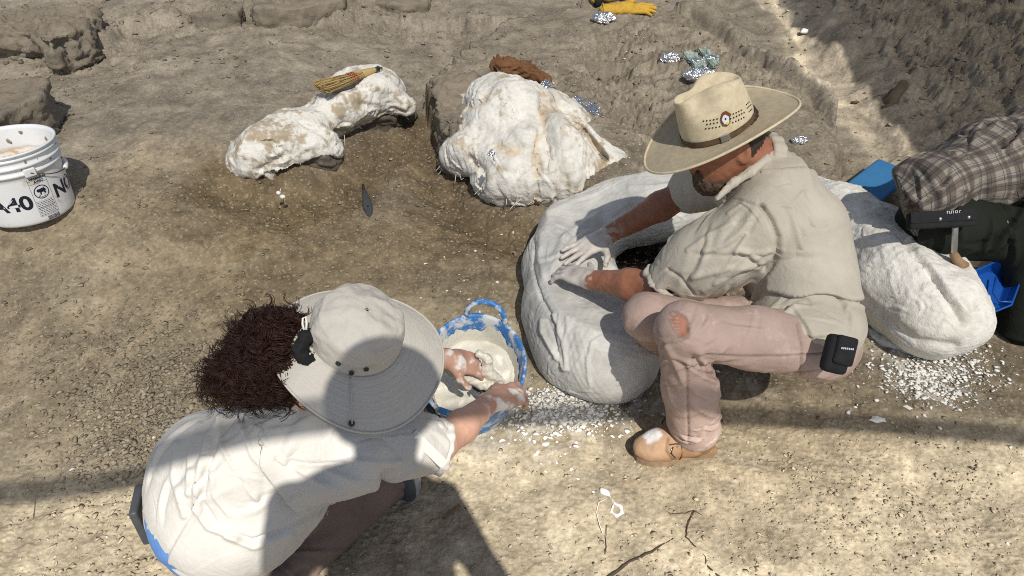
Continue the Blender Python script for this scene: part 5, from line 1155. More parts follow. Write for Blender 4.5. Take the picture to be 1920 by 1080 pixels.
pr = chain(ring, [.010+.004*q.rand() for _ in ring], .008); V, F = skin(pr, .004, it=1); V = V+nrm(V, F)*(.004*ridged(V*60, 2)-.003)[:, None]; mesh('scrunchie', V, F, M['black'], wom)
settle(wom)

# ---- her bucket hat
wh = thing('sun_hat', 'wide stitched off-white cloth sun hat worn by the woman, black eyelets on its side', 'hat', WO)
nT, nR = 120, 44; V = []
for j in range(nR):
    f = j/(nR-1)
    for k in range(nT):
        t = 2*math.pi*k/nT; r = .076+f*.092+.004*math.sin(3*t+.6)*f+.005*math.sin(2*t+2)*f
        z = -.040*max(0, (f-.2)/.8)**1.2+.010*f*math.sin(2*t+.8)+.006*f*math.sin(3*t+2.2)+.0008*math.cos(f*2*math.pi*17)
        V.append(WO+CO*(1-f)**.8+wf*r*math.cos(t)+wl*r*math.sin(t)+wu*z)
n = nT*nR; V = V+[p-wu*.0025 for p in V]; F = []
for j in range(nR-1):
    for k in range(nT):
        q_ = (j*nT+k, j*nT+(k+1) % nT, (j+1)*nT+(k+1) % nT, (j+1)*nT+k); F += [q_, tuple(n+i for i in q_[::-1])]
mesh('hat_brim', np.array(V), F, M['hat_cloth'], wh)
mb = MB(); mb.tube([V[(nR-1)*nT+k % nT] for k in range(nT+1)], .0026, 6, False); mb.build('brim_edge', M['hat_cloth'], wh)
def wcr(t, s):
    if s <= 1: r = .0925-.011*s**2; z = .062*s
    else: q = s-1; r = .0815*(1-q)**.9 if q < 1 else 0; z = .062+.024*(1-(1-min(q*1.15, 1))**2)
    return WO+CO+wf*r*math.cos(t)+wl*r*math.sin(t)+wu*z
SS = list(np.linspace(0, .92, 18))+list(np.linspace(.96, 1.1, 8))+list(np.linspace(1.16, 1.99, 14)); V = np.array([wcr(2*math.pi*k/nT, s) for s in SS for k in range(nT)])
F = np.array([(j*nT+k, j*nT+(k+1) % nT, (j+1)*nT+(k+1) % nT, (j+1)*nT+k) for j in range(len(SS)-1) for k in range(nT)]); F = np.concatenate([F]); V = relax(V, F, 2)
hh_ = (V-WO)@wu; N = nrm(V, F); N = N*np.sign((N*(V-(WO+wu*.03))).sum(1))[:, None]
V = V+N*(sst(.004, .03, hh_)*(.007*fbm(V*11+4, 3)+.005*(ridged(V*17+2, 3)-.7)))[:, None]
mesh('hat_crown', V, F, M['hat_cloth'], wh)
def on_w(u, v, s):                                # point of the crown under a photo pixel
    best = min((abs((p:=wcr(t, s))@RIGHT/((p-A(0, 0, CAMH))@FWD)-(u-960)/FPX)+abs((p-A(0, 0, CAMH))@CUP/((p-A(0, 0, CAMH))@FWD)-(540-v)/FPX), t) for t in np.linspace(0, 6.283, 240)); return best[1]
for (u, v, s) in ((636, 660, .45), (660, 673, .22), (687, 646, .45)):
    t = on_w(u, v, s); p_ = wcr(t, s); nn = unit(p_-WO-CO-wu*((p_-WO-CO)@wu)); tt = np.cross(wu, nn); mb = MB(); mb.lathe(p_+nn*.004, [(.0001, .0006), (.0026, .0006), (.0042, .0014), (.0052, .0006), (.0052, -.002)], 18, (tt, wu, nn)); mb.build('eyelet', M['black_plastic'], wh)
t = on_w(660, 673, .3); tt = t; p_ = WO+(wf*math.cos(tt)+wl*math.sin(tt))*.158+wu*-.030; mb = MB(); mb.lathe(p_+wu*.001, [(.0001, .0025), (.0045, .002), (.0062, .0005), (.0062, -.002)], 18, (wf, wl, wu)); mb.build('snap_button', M['black_plastic'], wh)
mb = MB(); mb.tube([WO+CO*(1-k/8)+(wf*math.cos(tt)+wl*math.sin(tt))*(.093+.068*k/8)+wu*(.002-.026*(k/8)**1.2) for k in range(9)], .0012, 5); mb.build('brim_seam', M['hat_cloth'], wh)
mb = MB(); cl_ = [at(u, v, 1.30) for u, v in ((571, 622), (567, 608), (568, 597), (573, 594), (575, 606), (574, 622))]; mb.tube(cl_, .0022, 6); mb.build('cord_loop', M['plaster_bit'], wh)
settle(wh)

# ============ the third worker, cut off by the right edge
p3 = thing('person', 'worker in plaid shirt and dark green trousers bending at the right edge', 'person', gr(1840, 560))
a0, a1 = at(1745, 360, 2.36), at(1960, 262, 2.46); ax3 = unit(a1-a0)
tp = [ellpx(1735, 356, 2.36, 96, 60, .17, 26, k=.06), ellpx(1850, 315, 2.41, 110, 86, .18, 25, k=.06), ellpx(1950, 275, 2.46, 100, 84, .18, 20, k=.06)]
hc3 = at(2080, 215, 2.35)
bd3 = chain([at(1800, 350, 2.42), a1, at(2030, 240, 2.42)], [.08, .09, .05], .05)+[ell(hc3, (.10, .08, .11), None, .03)]+chain([at(1985, 300, 2.28), at(2020, 420, 2.15), at(2040, 520, 2.15)], [.06, .045, .03], .03)+hand(at(2040, 520, 2.15), A(.1, 0, -1), A(0, -1, 0), A(1, 0, 0))[0]
bd3 += chain([at(1765, 420, 2.36), at(1945, 440, 2.30), at(1915, 600, 2.40)], [.085, .06, .045], .03)+chain([at(1760, 395, 2.5), at(1930, 410, 2.6), atz(1880, 470, .08)], [.085, .06, .045], .03)
V, F = skin(bd3, .007); mesh('body', V, F, M['skin_tan'], p3, cols=np.ones((len(V), 3)))
hem3 = at(1688, 378, 2.22); hn3 = unit(-ax3+.9*FWD)
slv3 = chain([at(1975, 290, 2.32), at(2010, 400, 2.18)], [.095, .075], .05)
D, lo = field(tp+slv3, .006, cuts=[lambda X, Y, Z: (X-hem3[0])*hn3[0]+(Y-hem3[1])*hn3[1]+(Z-hem3[2])*hn3[2]]); V, F = nets(D, lo, .006); V = relax(V, F, 3)
lat = unit(np.cross(ax3, FWD)); V = folds(V, F, lat, .012, 2.0, 7, 6.6, .0); V = creases(V, F, .9*lat+.3*ax3, 60, .2, .009, .013, 81, None, .6, .4); V = creases(V, F, lat-.6*ax3, 40, .12, .006, .009, 82, None, .6, .4)
rel = V-a0; ang = np.arctan2(rel@np.cross(ax3, lat), rel@lat)
mesh('plaid_shirt', V, F, M['plaid'], p3, vec=np.stack([rel@ax3+.02*noise(V*7), ang*.17+.02*noise(V*7+9), 0*ang], 1))
pr = chain([at(1768, 425, 2.37), at(1945, 445, 2.31), at(1915, 610, 2.40)], [.115, .085, .07], .05)+chain([at(1762, 398, 2.5), at(1940, 412, 2.6), atz(1885, 470, .10)], [.12, .085, .07], .05)+[ellpx(1752, 410, 2.42, 62, 44, .16, 10, k=.05)]
V, F = skin(pr, .007); V = creases(V, F, A(.3, 1, .6), 60, .2, .009, .014, 83, None, .5, .5); mesh('trousers', V, F, M['trouser_green'], p3)
q0 = gr(1925, 650); V, F = skin([ell(q0+A(.03, .02, .05), (.085, .05, .05)), ell(q0+A(.09, .03, .07), (.06, .05, .07), None, .03)], .006); mesh('boot', V, F, M['black'], p3)
settle(p3)
# leather tool sheath and the hammer that hangs from his belt
ts = thing('tool_sheath', 'black flap sheath with two steel snaps on the belt of the plaid shirted worker', 'tool sheath', at(1770, 415, 2.2))
sa, sb = unit(at(1842, 402, 2.2)-at(1702, 410, 2.2)), None; sb = unit(np.cross(sa, FWD)); sb = sb if sb@CUP > 0 else -sb; sn = -np.cross(sa, sb); sn = sn if sn@FWD < 0 else -sn
c0 = at(1764, 412, 2.20)
mb = MB(); mb.box(c0, (.105, .026, .014), (sa, sb, sn), .008); mb.build('sheath_body', M['black'], ts)
mb = MB(); mb.box(c0+sb*.010+sn*.015, (.104, .018, .0022), (sa, sb, sn), .002); fl = mb.build('sheath_flap', M['black'], ts)
for du in (-.012, .078):
    mb = MB(); mb.lathe(c0+sa*du+sn*.0172+sb*.002, [(.0001, .004), (.004, .0035), (.0062, .0015), (.0065, -.001)], 16, (sa, sb, sn)); mb.build('snap', M['metal'], ts)
mb = MB()
for k in range(7):
    x0 = .010+.0065*k
    mb.box(c0+sa*x0+sb*.021+sn*.0178, (.0010, .0042, .0006), (sa, sb, sn)); 
    if k % 2 == 0: mb.box(c0+sa*(x0+.002)+sb*.0245+sn*.0178, (.002, .0009, .0006), (sa, sb, sn))
    if k % 3 == 1: mb.box(c0+sa*(x0+.002)+sb*.0178+sn*.0178, (.002, .0009, .0006), (sa, sb, sn))
mb.build('sheath_lettering', M['metal'], fl, False)
settle(ts)
hm = thing('rock_hammer', 'steel shanked hammer with wooden grip hanging below the black sheath', 'hammer', at(1795, 490, 2.25))
mb = MB(); ha, hb2 = at(1791, 428, 2.22), at(1789, 478, 2.26); hd_ = unit(hb2-ha); hs_ = unit(np.cross(hd_, FWD)); mb.box((ha+hb2)/2, (np.linalg.norm(hb2-ha)/2+.004, .0085, .005), (hd_, hs_, np.cross(hd_, hs_)), .002); mb.build('hammer_shank', M['metal'], hm)
V, F = skin([cap(hb2-hd_*.0, at(1800, 497, 2.26), .014, .016), ell(at(1806, 496, 2.27), (.020, .012, .012), (unit(RIGHT+.25*CUP), CUP, FWD), .02)], .004); mesh('hammer_grip', V, F, M['wood'], hm); settle(hm)
# ------------------------------------------------------------------ white bucket
bk = gr(60, 392); bk[2] = hz(bk[0], bk[1])-.004
bucket = thing('bucket', 'white plastic bucket with warning label and black lettering, dried plaster inside', 'bucket', bk)
BH, RB, RT = .285, .152, .172
def brad(z): return RB+(RT-.012-RB)*min(1, z/(BH*.80))
prof = [(.0001, .004), (RB-.008, .003), (RB-.002, .008), (RB, .016)]+[(brad(z), z) for z in np.linspace(.03, BH*.70, 10)]+[(brad(BH*.7)+.007, BH*.705), (brad(BH*.7)+.008, BH*.735), (brad(BH*.7)+.001, BH*.745), (RT-.010, BH*.80), (RT-.002, BH*.81), (RT-.001, BH*.835), (RT-.009, BH*.845), (RT-.008, BH*.90), (RT-.002, BH*.91), (RT-.002, BH*.935), (RT-.008, BH*.94), (RT-.006, BH*.965), (RT, BH*.972), (RT+.001, BH*.992), (RT-.003, BH), (RT-.011, BH-.002), (RT-.012, BH*.95), (brad(BH*.5)-.006, BH*.4), (RB-.008, .02), (.0001, .018)]
mb = MB(); mb.lathe(bk, prof, 96); mb.build('bucket_body', M['bucket'], bucket)
th0 = math.atan2(-bk[1], -bk[0])
def bpt(deg, z, out=.0006): t = th0+math.radians(deg); r = brad(z)+out; return bk+A(math.cos(t)*r, math.sin(t)*r, z)
def wrap(name, V2, F, deg, z0, mat, parent, out=.0007):
    return mesh(name, np.array([bpt(deg+math.degrees(x/brad(z0+y)), z0+y, out) for x, y in V2]), F, mat, parent, False)
def text_mesh(body, size, deg, z0, mat, parent, name='lettering', bold=.0, sx=1., shear=0.):
    c = bpy.data.curves.new('t', 'FONT'); c.body = body; c.size = size; c.align_x = 'CENTER'; c.offset = bold; c.shear = shear; c.resolution_u = 4
    o = bpy.data.objects.new('t', c); COL.objects.link(o); dg = bpy.context.evaluated_depsgraph_get(); me = o.evaluated_get(dg).to_mesh()
    V2 = [(v.co.x*sx, v.co.y) for v in me.vertices]; F = [tuple(p.vertices) for p in me.polygons]; o.evaluated_get(dg).to_mesh_clear()
    bpy.data.objects.remove(o); bpy.data.curves.remove(c); return wrap(name, V2, F, deg, z0, mat, parent)
def rects(name, rs, deg, z0, mat, parent):
    V2, F = [], []
    for x0, y0, x1, y1 in rs:
        n = max(1, int((x1-x0)/.006))
        for k in range(n):
            a, c_ = x0+(x1-x0)*k/n, x0+(x1-x0)*(k+1)/n; b = len(V2); V2 += [(a, y0), (c_, y0), (c_, y1), (a, y1)]; F.append((b, b+1, b+2, b+3))
    return wrap(name, V2, F, deg, z0, mat, parent)
text_mesh('A40', .078, -21, .072, M['ink'], bucket, 'brand_lettering', .0022, 1.05)
text_mesh('NO', .075, 57, .078, M['ink'], bucket, 'brand_lettering', .0024, 1.0)
LD = 19
lab = rects('warning_label', [(-.033, 0, -.0322, .158), (.0322, 0, .033, .158), (-.033, 0, .033, .0009), (-.033, .157, .033, .158), (-.033, .143, .033, .1437), (-.033, .129, .033, .1297), (-.033, .060, .033, .0606), (-.033, .034, .033, .0346)], LD, .030, M['ink'], bucket)
text_mesh('\u26A0WARNING'.replace('\u26A0', ''), .0125, LD+1.5, .030+.1455, M['ink'], lab, 'label_text', .0005); text_mesh('AVISO', .0125, LD+1.5, .030+.1318, M['ink'], lab, 'label_text', .0005)
rl = np.random.RandomState(2); lines = []
for k in range(9):
    y = .057-.0062*k; x = -.030
    while x < .026: L = .003+.007*rl.rand(); lines.append((x, y-.0032, min(x+L, .030), y-.0012)); x += L+.0016
rects('label_text', lines, LD, .030, M['ink'], lab)
bars = []; x = -.020
while x < .022: L = .0008+.0022*rl.rand(); bars.append((x, 0, x+L, .016)); x += L+.0008+.0014*rl.rand()
rects('barcode', bars, LD+3, .010, M['ink'], bucket)
def blobs2(outl, deg, z0): return wrap('pictogram', [(x, y) for x, y in outl], [tuple(range(len(outl)))], deg, z0, M['ink'], lab)
n = 40; Rr = .0265; cyy = .094
V2 = [(r*math.cos(2*math.pi*k/n), cyy+r*math.sin(2*math.pi*k/n)) for r in (Rr, Rr-.0032) for k in range(n)]
wrap('pictogram_ring', V2, [(k, (k+1) % n, n+(k+1) % n, n+k) for k in range(n)], LD, .030, M['ink'], lab)
blobs2([(-.016, .101), (-.012, .107), (-.004, .106), (.006, .108), (.014, .104), (.018, .097), (.013, .093), (.015, .086), (.010, .084), (.006, .092), (-.001, .092), (-.002, .084), (-.007, .083), (-.006, .094), (-.013, .095)], LD, .030)
blobs2([(-.018, .074), (-.0165, .0725), (.019, .112), (.0175, .114)], LD, .0302)
rects('pictogram', [(-.010, .074, .008, .0755), (-.010, .074, -.0088, .086), (.0068, .074, .008, .086)], LD, .030, M['ink'], lab)
# handle ear and wire bail
t = th0+math.radians(14); ear = bk+A(math.cos(t), math.sin(t), 0)*(brad(BH*.74)+.006)+A(0, 0, BH*.735); er = A(math.cos(t), math.sin(t), 0); es = A(-math.sin(t), math.cos(t), 0)
mb = MB(); mb.box(ear, (.008, .019, .015), (er, es, A(0, 0, 1)), .004); mb.build('handle_ear', M['bucket'], bucket)
hp = [ear+er*.010]+[bpt(14+d, BH*.735-z, .010) for d, z in ((8, .014), (20, .030), (33, .042), (48, .050), (60, .052), (72, .050), (90, .045), (120, .03))]
mb = MB(); mb.tube(hp, .0021, 6); hnd = mb.build('wire_handle', M['leather'], bucket)
mb = MB(); mb.tube([bpt(14+d, BH*.735-.0505, .010) for d in (54, 60, 66, 74, 84)], .0085, 10); mb.build('handle_grip', M['bucket'], hnd)
V2 = []; nT2, nr = 64, 18
for j in range(nr):
    for k in range(nT2):
        r = .150*j/(nr-1); tt = 2*math.pi*k/nT2; x, y = r*math.cos(tt), r*math.sin(tt); V2.append(bk+A(x, y, BH*.66+.012*(j/(nr-1))**3+.006*noise(np.array([[x*40, y*40, 3.]]))[0]))
F = [(j*nT2+k, j*nT2+(k+1) % nT2, (j+1)*nT2+(k+1) % nT2, (j+1)*nT2+k) for j in range(nr-1) for k in range(nT2)]
V2 = np.array(V2); e = np.hypot(V2[:, 0]-bk[0], V2[:, 1]-bk[1])/.15; tn = np.clip(sst(.05, .5, fbm(V2*A(60, 60, 60), 3))+.3*sst(.6, 1, e), 0, 1); c = 1+(A(.62, .42, .24)-1)*tn[:, None]*.85
mesh('dried_plaster', V2, F, M['plaster'], bucket, cols=c)
mb = MB(); q = np.random.RandomState(6)
for k in range(26):
    a = q.rand()*6.28; mb.lump(bk+A(math.cos(a)*(RT-.014), math.sin(a)*(RT-.014), BH-.02-.05*q.rand()), (.005+.006*q.rand(), .005, .009), k, 1, .3)
o = mb.build('plaster_crust', M['clod'], bucket); o['kind'] = 'stuff'; settle(bucket)

# ------------------------------------------------------------------ blue rubber tub of wet plaster
TC = at(888, 684, 1.93); tb = A(TC[0]-.01, TC[1]+.02, hz(TC[0], TC[1]))
tub = thing('plaster_tub', 'bright blue flexible tub half full of cream wet plaster, white smears on its rim', 'tub', tb)
tz_ = unit(A(.03, -.38, 1)); tx = unit(A(1, -.12, 0)-tz_*(A(1, -.12, 0)@tz_)); ty = np.cross(tz_, tx)
TR, TY, TH = .138, 1.18, .215
tb0 = TC-tz_*TH
def tp_(t, r, z, wob=1): k = 1+.02*math.sin(2*t+.6)+.015*math.sin(3*t+2); return tb0+tx*r*k*math.cos(t)+ty*r*TY*k*math.sin(t)+tz_*z
tprof = [(.0001, 0), (.100, 0), (.108, .010)]+[(.108+.030*z/TH, z) for z in np.linspace(.03, TH-.012, 8)]+[(.141, TH-.010), (.145, TH-.004), (.144, TH+.002), (.138, TH+.002), (.134, TH-.006)]+[(.133-.030*(1-z/TH), z) for z in np.linspace(TH-.03, .02, 8)]+[(.0001, .018)]
nT3 = 72; V = [tp_(2*math.pi*k/nT3, r, z) for r, z in tprof for k in range(nT3)]; F = [(j*nT3+k, j*nT3+(k+1) % nT3, (j+1)*nT3+(k+1) % nT3, (j+1)*nT3+k) for j in range(len(tprof)-1) for k in range(nT3)]
mesh('tub_body', np.array(V), F, M['blue_tub'], tub)
for c0_, nm in ((math.radians(84), 'tub_handle'), (math.radians(264), 'tub_handle')):
    pts = []
    for a in np.linspace(0, math.pi, 15):
        t = c0_-math.cos(a)*math.radians(24); pts.append(tp_(t, .142+.010*math.sin(a), TH-.006+.060*math.sin(a)**.8))
    mb = MB(); mb.tube(pts, .0085, 10); mb.build(nm, M['blue_tub'], tub)
LV = .125
V = []; nr = 30
for j in range(nr):
    for k in range(nT3):
        f = j/(nr-1); t = 2*math.pi*k/nT3; r = (.104+.030*LV/TH)*f*1.01; V.append(tp_(t, r, LV))
V = np.array(V); V = V+np.outer(.010*fbm(V*A(11, 16, 11)+2, 3)+.005*ridged(V*A(30, 45, 30)+4, 2)-.004, tz_)
F = [(j*nT3+k, j*nT3+(k+1) % nT3, (j+1)*nT3+(k+1) % nT3, (j+1)*nT3+k) for j in range(nr-1) for k in range(nT3)]; mesh('wet_plaster', V, F, M['slurry'], tub)
V = []; nz_ = 16; n2 = 180
for j in range(nz_):
    for k in range(n2):
        t = 2*math.pi*k/n2; top = .172+.022*noise(np.array([[math.cos(t)*3, math.sin(t)*3, 1.]]))[0]+.018*noise(np.array([[math.cos(t)*11, math.sin(t)*11, 5.]]))[0]; z = LV-.02+(top-LV+.02)*j/(nz_-1)
        V.append(tp_(t, .103+.030*z/TH-.004*(1-(j/(nz_-1))**4)-.001+.0012*math.sin(t*40+j), z))
F = [(j*n2+k, j*n2+(k+1) % n2, (j+1)*n2+(k+1) % n2, (j+1)*n2+k) for j in range(nz_-1) for k in range(n2)]; V = np.array(V); V = relax(V, np.array(F), 1); mesh('plaster_smear', V, F, M['slurry'], tub); settle(tub)
# the soaked strip of burlap the woman is pulling through the plaster
bd_ = thing('plaster_bandage', 'plaster soaked strip of burlap rolled in the hands of the kneeling woman', 'bandage', at(890, 705, 1.88))
pr = chain([at(846, 694, 1.86), at(880, 706, 1.865), at(922, 722, 1.875)], [.020, .022, .020], .01)+chain([at(900, 664, 1.835), at(914, 672, 1.835), at(912, 694, 1.85), at(936, 716, 1.87)], [.010, .013, .014, .014], .008)
V, F = skin(pr, .004); V = V+nrm(V, F)*(.004*(ridged(V*40, 3)-.6)+.002*fbm(V*90, 2))[:, None]; mesh('bandage_roll', V, F, M['slurry'], bd_)
crumple('bandage_tail', [at(880, 728, 1.90), at(926, 712, 1.90), at(955, 742, 1.83), at(905, 752, 1.93)], M['grey_cloth'] if 'grey_cloth' in M else M['grey_rubber'], bd_, 4, 22, .010); settle(bd_)

# ------------------------------------------------------------------ tools and odds and ends
br = thing('whisk_broom', 'straw whisk broom with red binding lying on the back left jacket', 'whisk broom', atz(660, 150, .50))
b0, b1 = atz(602, 165, .500), atz(706, 130, .512); bd = unit(b1-b0); bs = unit(np.cross(bd, A(0, 0, 1))); BL_ = np.linalg.norm(b1-b0)
q = np.random.RandomState(4); mb = MB()
for k in range(420):
    o = (q.rand()-.5)*2; zz = q.randn()*.5; s0 = b1-bd*BL_*.22+bs*o*.014+A(0, 0, 1)*zz*.008; s1 = b0+bd*(BL_*(-.03+.06*q.rand()))+bs*o*.058+A(0, 0, 1)*zz*.016+q.randn(3)*.004
    mid = (s0+s1)/2+bs*o*.012+q.randn(3)*.003; mb.tube([s0, mid, s1], .0011, 3, False)
o_ = mb.build('bristles', M['broom_straw'], br); o_['kind'] = 'stuff'
V, F = skin([cap(b1-bd*BL_*.24, b1-bd*BL_*.05, .019, .013)], .004); V = V+nrm(V, F)*(.0016*ridged(V*A(90, 90, 90), 2))[:, None]; mesh('broom_neck', V, F, M['broom_straw'], br)
for f in (.50, .54, .58):
    c_ = b0+bd*BL_*f; w_ = .058-.04*f; mb = MB(); mb.tube([c_+bs*(w_*math.cos(t))+A(0, 0, 1)*(.021*math.sin(t)) for t in np.linspace(0, 6.283, 21)], .0022, 5, False); mb.build('red_binding', M['red_thread'], br)
mb = MB(); mb.tube([b1-bd*.018, b1+bd*.014], .0125, 12); mb.tube([b1+bd*.012+bs*(.009*math.sin(t))+bd*(.010-.010*math.cos(t)) for t in np.linspace(0, 6.283, 13)], .0022, 5, False); mb.build('broom_cap', M['black_plastic'], br); settle(br)

def fold_cloth(name, label, cat, pieces, mat, seed, base):
    t = thing(name, label, cat, base)
    for i, (pts, a) in enumerate(pieces):
        crumple('cloth_fold', pts, mat, t, seed+i, 26, a, .004)
    settle(t); return t
fb = thing('burlap_cloth', 'brown burlap cloth heaped on top of the boulder-shaped jacket', 'burlap', atz(975, 140, .47))
pr = [ellz(965, 136, .45, 42, 15, .07, -14, k=.02), ellz(990, 142, .44, 34, 14, .06, -20, k=.02), ellz(945, 126, .46, 22, 10, .05, 0, k=.02), ellz(1008, 148, .42, 16, 10, .05, -40, k=.02), ellz(960, 122, .48, 26, 5, .05, -5, k=.01)]
V, F = skin(pr, .004, it=1); V = creases(V, F, A(1, -.2, -.3), 60, .14, .007, .014, 91, None, .5, .35); V = V+nrm(V, F)*(.004*fbm(V*34, 3))[:, None]; mesh('cloth_heap', V, F, M['burlap'], fb)
mb = MB(); q = np.random.RandomState(8); N = nrm(V, F)
for k in range(160):
    i = q.randint(len(V)); p = V[i]; d = unit(N[i]+.7*q.randn(3)); mb.tube([p, p+d*.010, p+d*.020*(.4+q.rand())+q.randn(3)*.006], .0007, 3, False)
o_ = mb.build('loose_thread', M['burlap'], fb); o_['kind'] = 'stuff'; settle(fb)

tl = thing('hand_tool', 'small dark grey handled pick tool lying alone on the bare dirt', 'tool', gr(688, 378))
t0, t1, t2 = gr(681, 351)+A(0, 0, .010), gr(685, 368)+A(0, 0, .012), gr(692, 400)+A(0, 0, .012); d = unit(t2-t1); s = np.cross(A(0, 0, 1), d)
V, F = skin([ell((t1*.35+t2*.65), (np.linalg.norm(t2-t1)*.52, .021, .012), (d, s, A(0, 0, 1)), .01), cap(t1*.8+t0*.2, t1*.6+t2*.4, .011, .014, .01)], .003); mesh('tool_handle', V, F, M['grey_rubber'], tl)
mb = MB(); mb.tube([t0, t1], [.006, .0085], 8); mb.tube([t1-d*.004, t1+d*.006], .012, 10); mb.build('tool_shaft', M['black_plastic'], tl)
mb = MB(); mb.lathe(t1*.14+t2*.86+A(0, 0, .0108), [(.0001, .0002), (.0045, .0004)], 14); mb.build('hang_hole', M['black'], tl); settle(tl)

# kneeling pad: a thick foam slab leaning on the bank
kp = thing('kneeling_pad', 'bright blue foam kneeling pad speckled with dirt lying behind the long jacket', 'kneeling pad', gr(1640, 370))
k1, k2, k3, k4 = atz(1578, 352, .19), atz(1648, 298, .22), atz(1708, 328, .21), atz(1640, 385, .17)
kc = (k1+k2+k3+k4)/4; ka = unit((k2-k1)+(k3-k4)); kb = unit((k4-k1)+(k3-k2)); kn_ = unit(np.cross(ka, kb)); kn_ = kn_ if kn_[2] > 0 else -kn_; kb = np.cross(kn_, ka)
mb = MB(); mb.box(kc-kn_*.008, (np.linalg.norm(k2-k1)/2+.004, np.linalg.norm(k4-k1)/2+.004, .014), (ka, kb, kn_), .013); mb.build('foam_pad', M['blue_foam'], kp)
hc_ = kc-ka*.07+kb*.02+kn_*.0068
mb = MB(); mb.tube([hc_+kb*(.05*math.sin(t)*1.0)+ka*(-.05+.02*math.cos(t*2)) for t in np.linspace(-.9, .9, 9)], .0035, 6); mb.build('grip_slot', M['black'], kp); settle(kp)

# dustpan standing on edge
dp = thing('dustpan', 'blue plastic dustpan tipped on its edge behind the end of the long jacket', 'dustpan', gr(1880, 590))
def dpt(u, v, t): return at(u, v, t)
o1 = [dpt(1826, 508, 2.30), dpt(1868, 490, 2.34), dpt(1900, 494, 2.36), dpt(1914, 508, 2.36), dpt(1912, 530, 2.32), dpt(1896, 572, 2.27), dpt(1856, 588, 2.24), dpt(1820, 590, 2.24)]
ctr = sum(o1)/len(o1); nn = unit(np.cross(o1[2]-o1[6], o1[4]-o1[0])); nn = nn if nn@FWD > 0 else -nn
inn = [ctr+(p-ctr)*.80+nn*.045 for p in o1]; k = len(o1)
Vd = o1+inn+[p+nn*.003+unit(p-ctr)*.003 for p in o1]+[p+nn*.004 for p in inn]
Fd = [(i, (i+1) % k, k+(i+1) % k, k+i) for i in range(k)]+[tuple(range(k, 2*k))]+[(2*k+i, 3*k+i, 3*k+(i+1) % k, 2*k+(i+1) % k) for i in range(k)]+[tuple(range(4*k-1, 3*k-1, -1))]+[(i, 2*k+i, 2*k+(i+1) % k, (i+1) % k) for i in range(k)]
o_ = mesh('pan_scoop', np.array(Vd), Fd, M['blue_pan'], dp, False); mo = o_.modifiers.new('bevel', 'BEVEL'); mo.width = .004; mo.segments = 2
mb = MB(); mb.tube(o1+[o1[0]], .0035, 6, False); mb.build('pan_rim', M['blue_pan'], dp)
mb = MB(); mb.tube([dpt(1868, 520, 2.335), dpt(1862, 548, 2.31), dpt(1874, 566, 2.29), dpt(1898, 566, 2.275)], .004, 6); mb.build('pan_rib', M['blue_pan'], dp)
mb = MB(); mb.tube([dpt(1868, 575, 2.30), dpt(1848, 588, 2.29), dpt(1812, 600, 2.27)], [.014, .015, .012], 10); mb.build('pan_handle', M['blue_pan'], dp); settle(dp)

# yellow leather work gloves
def glove(base, d, side, up, s, label, curl, lift_=0., seed=0):
    t = thing('work_glove', label, 'glove', base); w_ = base+A(0, 0, .025+lift_)
    pr, _ = hand(w_, d, up, side, s, curl, .10, (.5, .8, -.1), .3)
    pr = [(p[0], p[1], p[2], p[3]*1.25, p[4]*1.25, p[5]) if p[0] == 'cap' else p for p in pr]+chain([w_+unit(d)*.04, w_-unit(d)*.03, w_-unit(d)*.10], [.034, .040, .050], .02)
    V, F = skin(pr, .0055, it=2); c_ = w_-unit(d)*.07; V = V-np.outer(((V-w_)@unit(up))*sst(.06, -.08, (V-w_)@unit(d))*.45, unit(up)); V = V+nrm(V, F)*(.004*fbm(V*26+seed, 3))[:, None]
    mesh('glove_hand', V, F, M['glove'], t)
    ring = []; a = unit(np.cross(unit(d), up)); q = w_-unit(d)*.125
    mb = MB(); mb.tube([q+a*(.050*math.cos(x))+unit(up)*(.026*math.sin(x)) for x in np.linspace(0, 6.283, 17)], .005, 6, False); mb.build('glove_cuff', M['glove'], t); settle(t)
g1, g2 = gr(1166, 24), gr(1140, 6)
glove(g1, A(.95, .05, 0), A(0, 1, 0), A(0, -.3, 1), 1.35, 'yellow leather glove lying fingers to the right, the nearer of the pair', (.12, .1, .12, .2), 0, 1)
glove(g2+A(.0, .02, .0), A(.92, .38, 0), A(0, 1, 0), A(.1, -.3, 1), 1.35, 'yellow leather glove with its dark cuff end, lying behind the nearer glove', (.25, .2, .25, .3), .02, 2)
mb = MB(); p = gr(1117, 12); mb.tube([p+A(-.01, 0, .02), p+A(.05, .01, .03)], [.034, .030], 12); tag(mb.build('tape_roll', M['black'], None), 'small black roll beside the cuff of the rear yellow glove', 'tape')

# crumpled foil and specimen bags
def foil(u, v, s, label, seed, ax=(1.2, .9, .6)):
    p = gr(u, v); mb = MB(); mb.lump(p+A(0, 0, s*.4), A(*ax)*s, seed, 4, 0.)
    V = np.array(mb.V); c = p+A(0, 0, s*.4); d = (V-c)/s; r = 1+.26*(1-2*np.abs(noise(d*2.3+seed*3.1)))+.13*(1-2*np.abs(noise(d*5+seed)))
    tag(mesh('foil_wad', c+(V-c)*r[:, None], mb.F, M['foil'], None, False), label, 'foil')
foil(1132, 40, .052, 'crumpled silver foil wad in front of the yellow gloves', 1); foil(1256, 113, .038, 'small foil wad left of the specimen bags', 2); foil(1310, 147, .052, 'foil parcel just behind the crown of the straw hat', 3, (1.3, .8, .6)); foil(1499, 267, .026, 'tiny foil scrap on bare rock right of the straw hat', 4)
foil(1262, 322, .034, 'foil scrap beside the bearded chin of the man in the straw hat', 5)
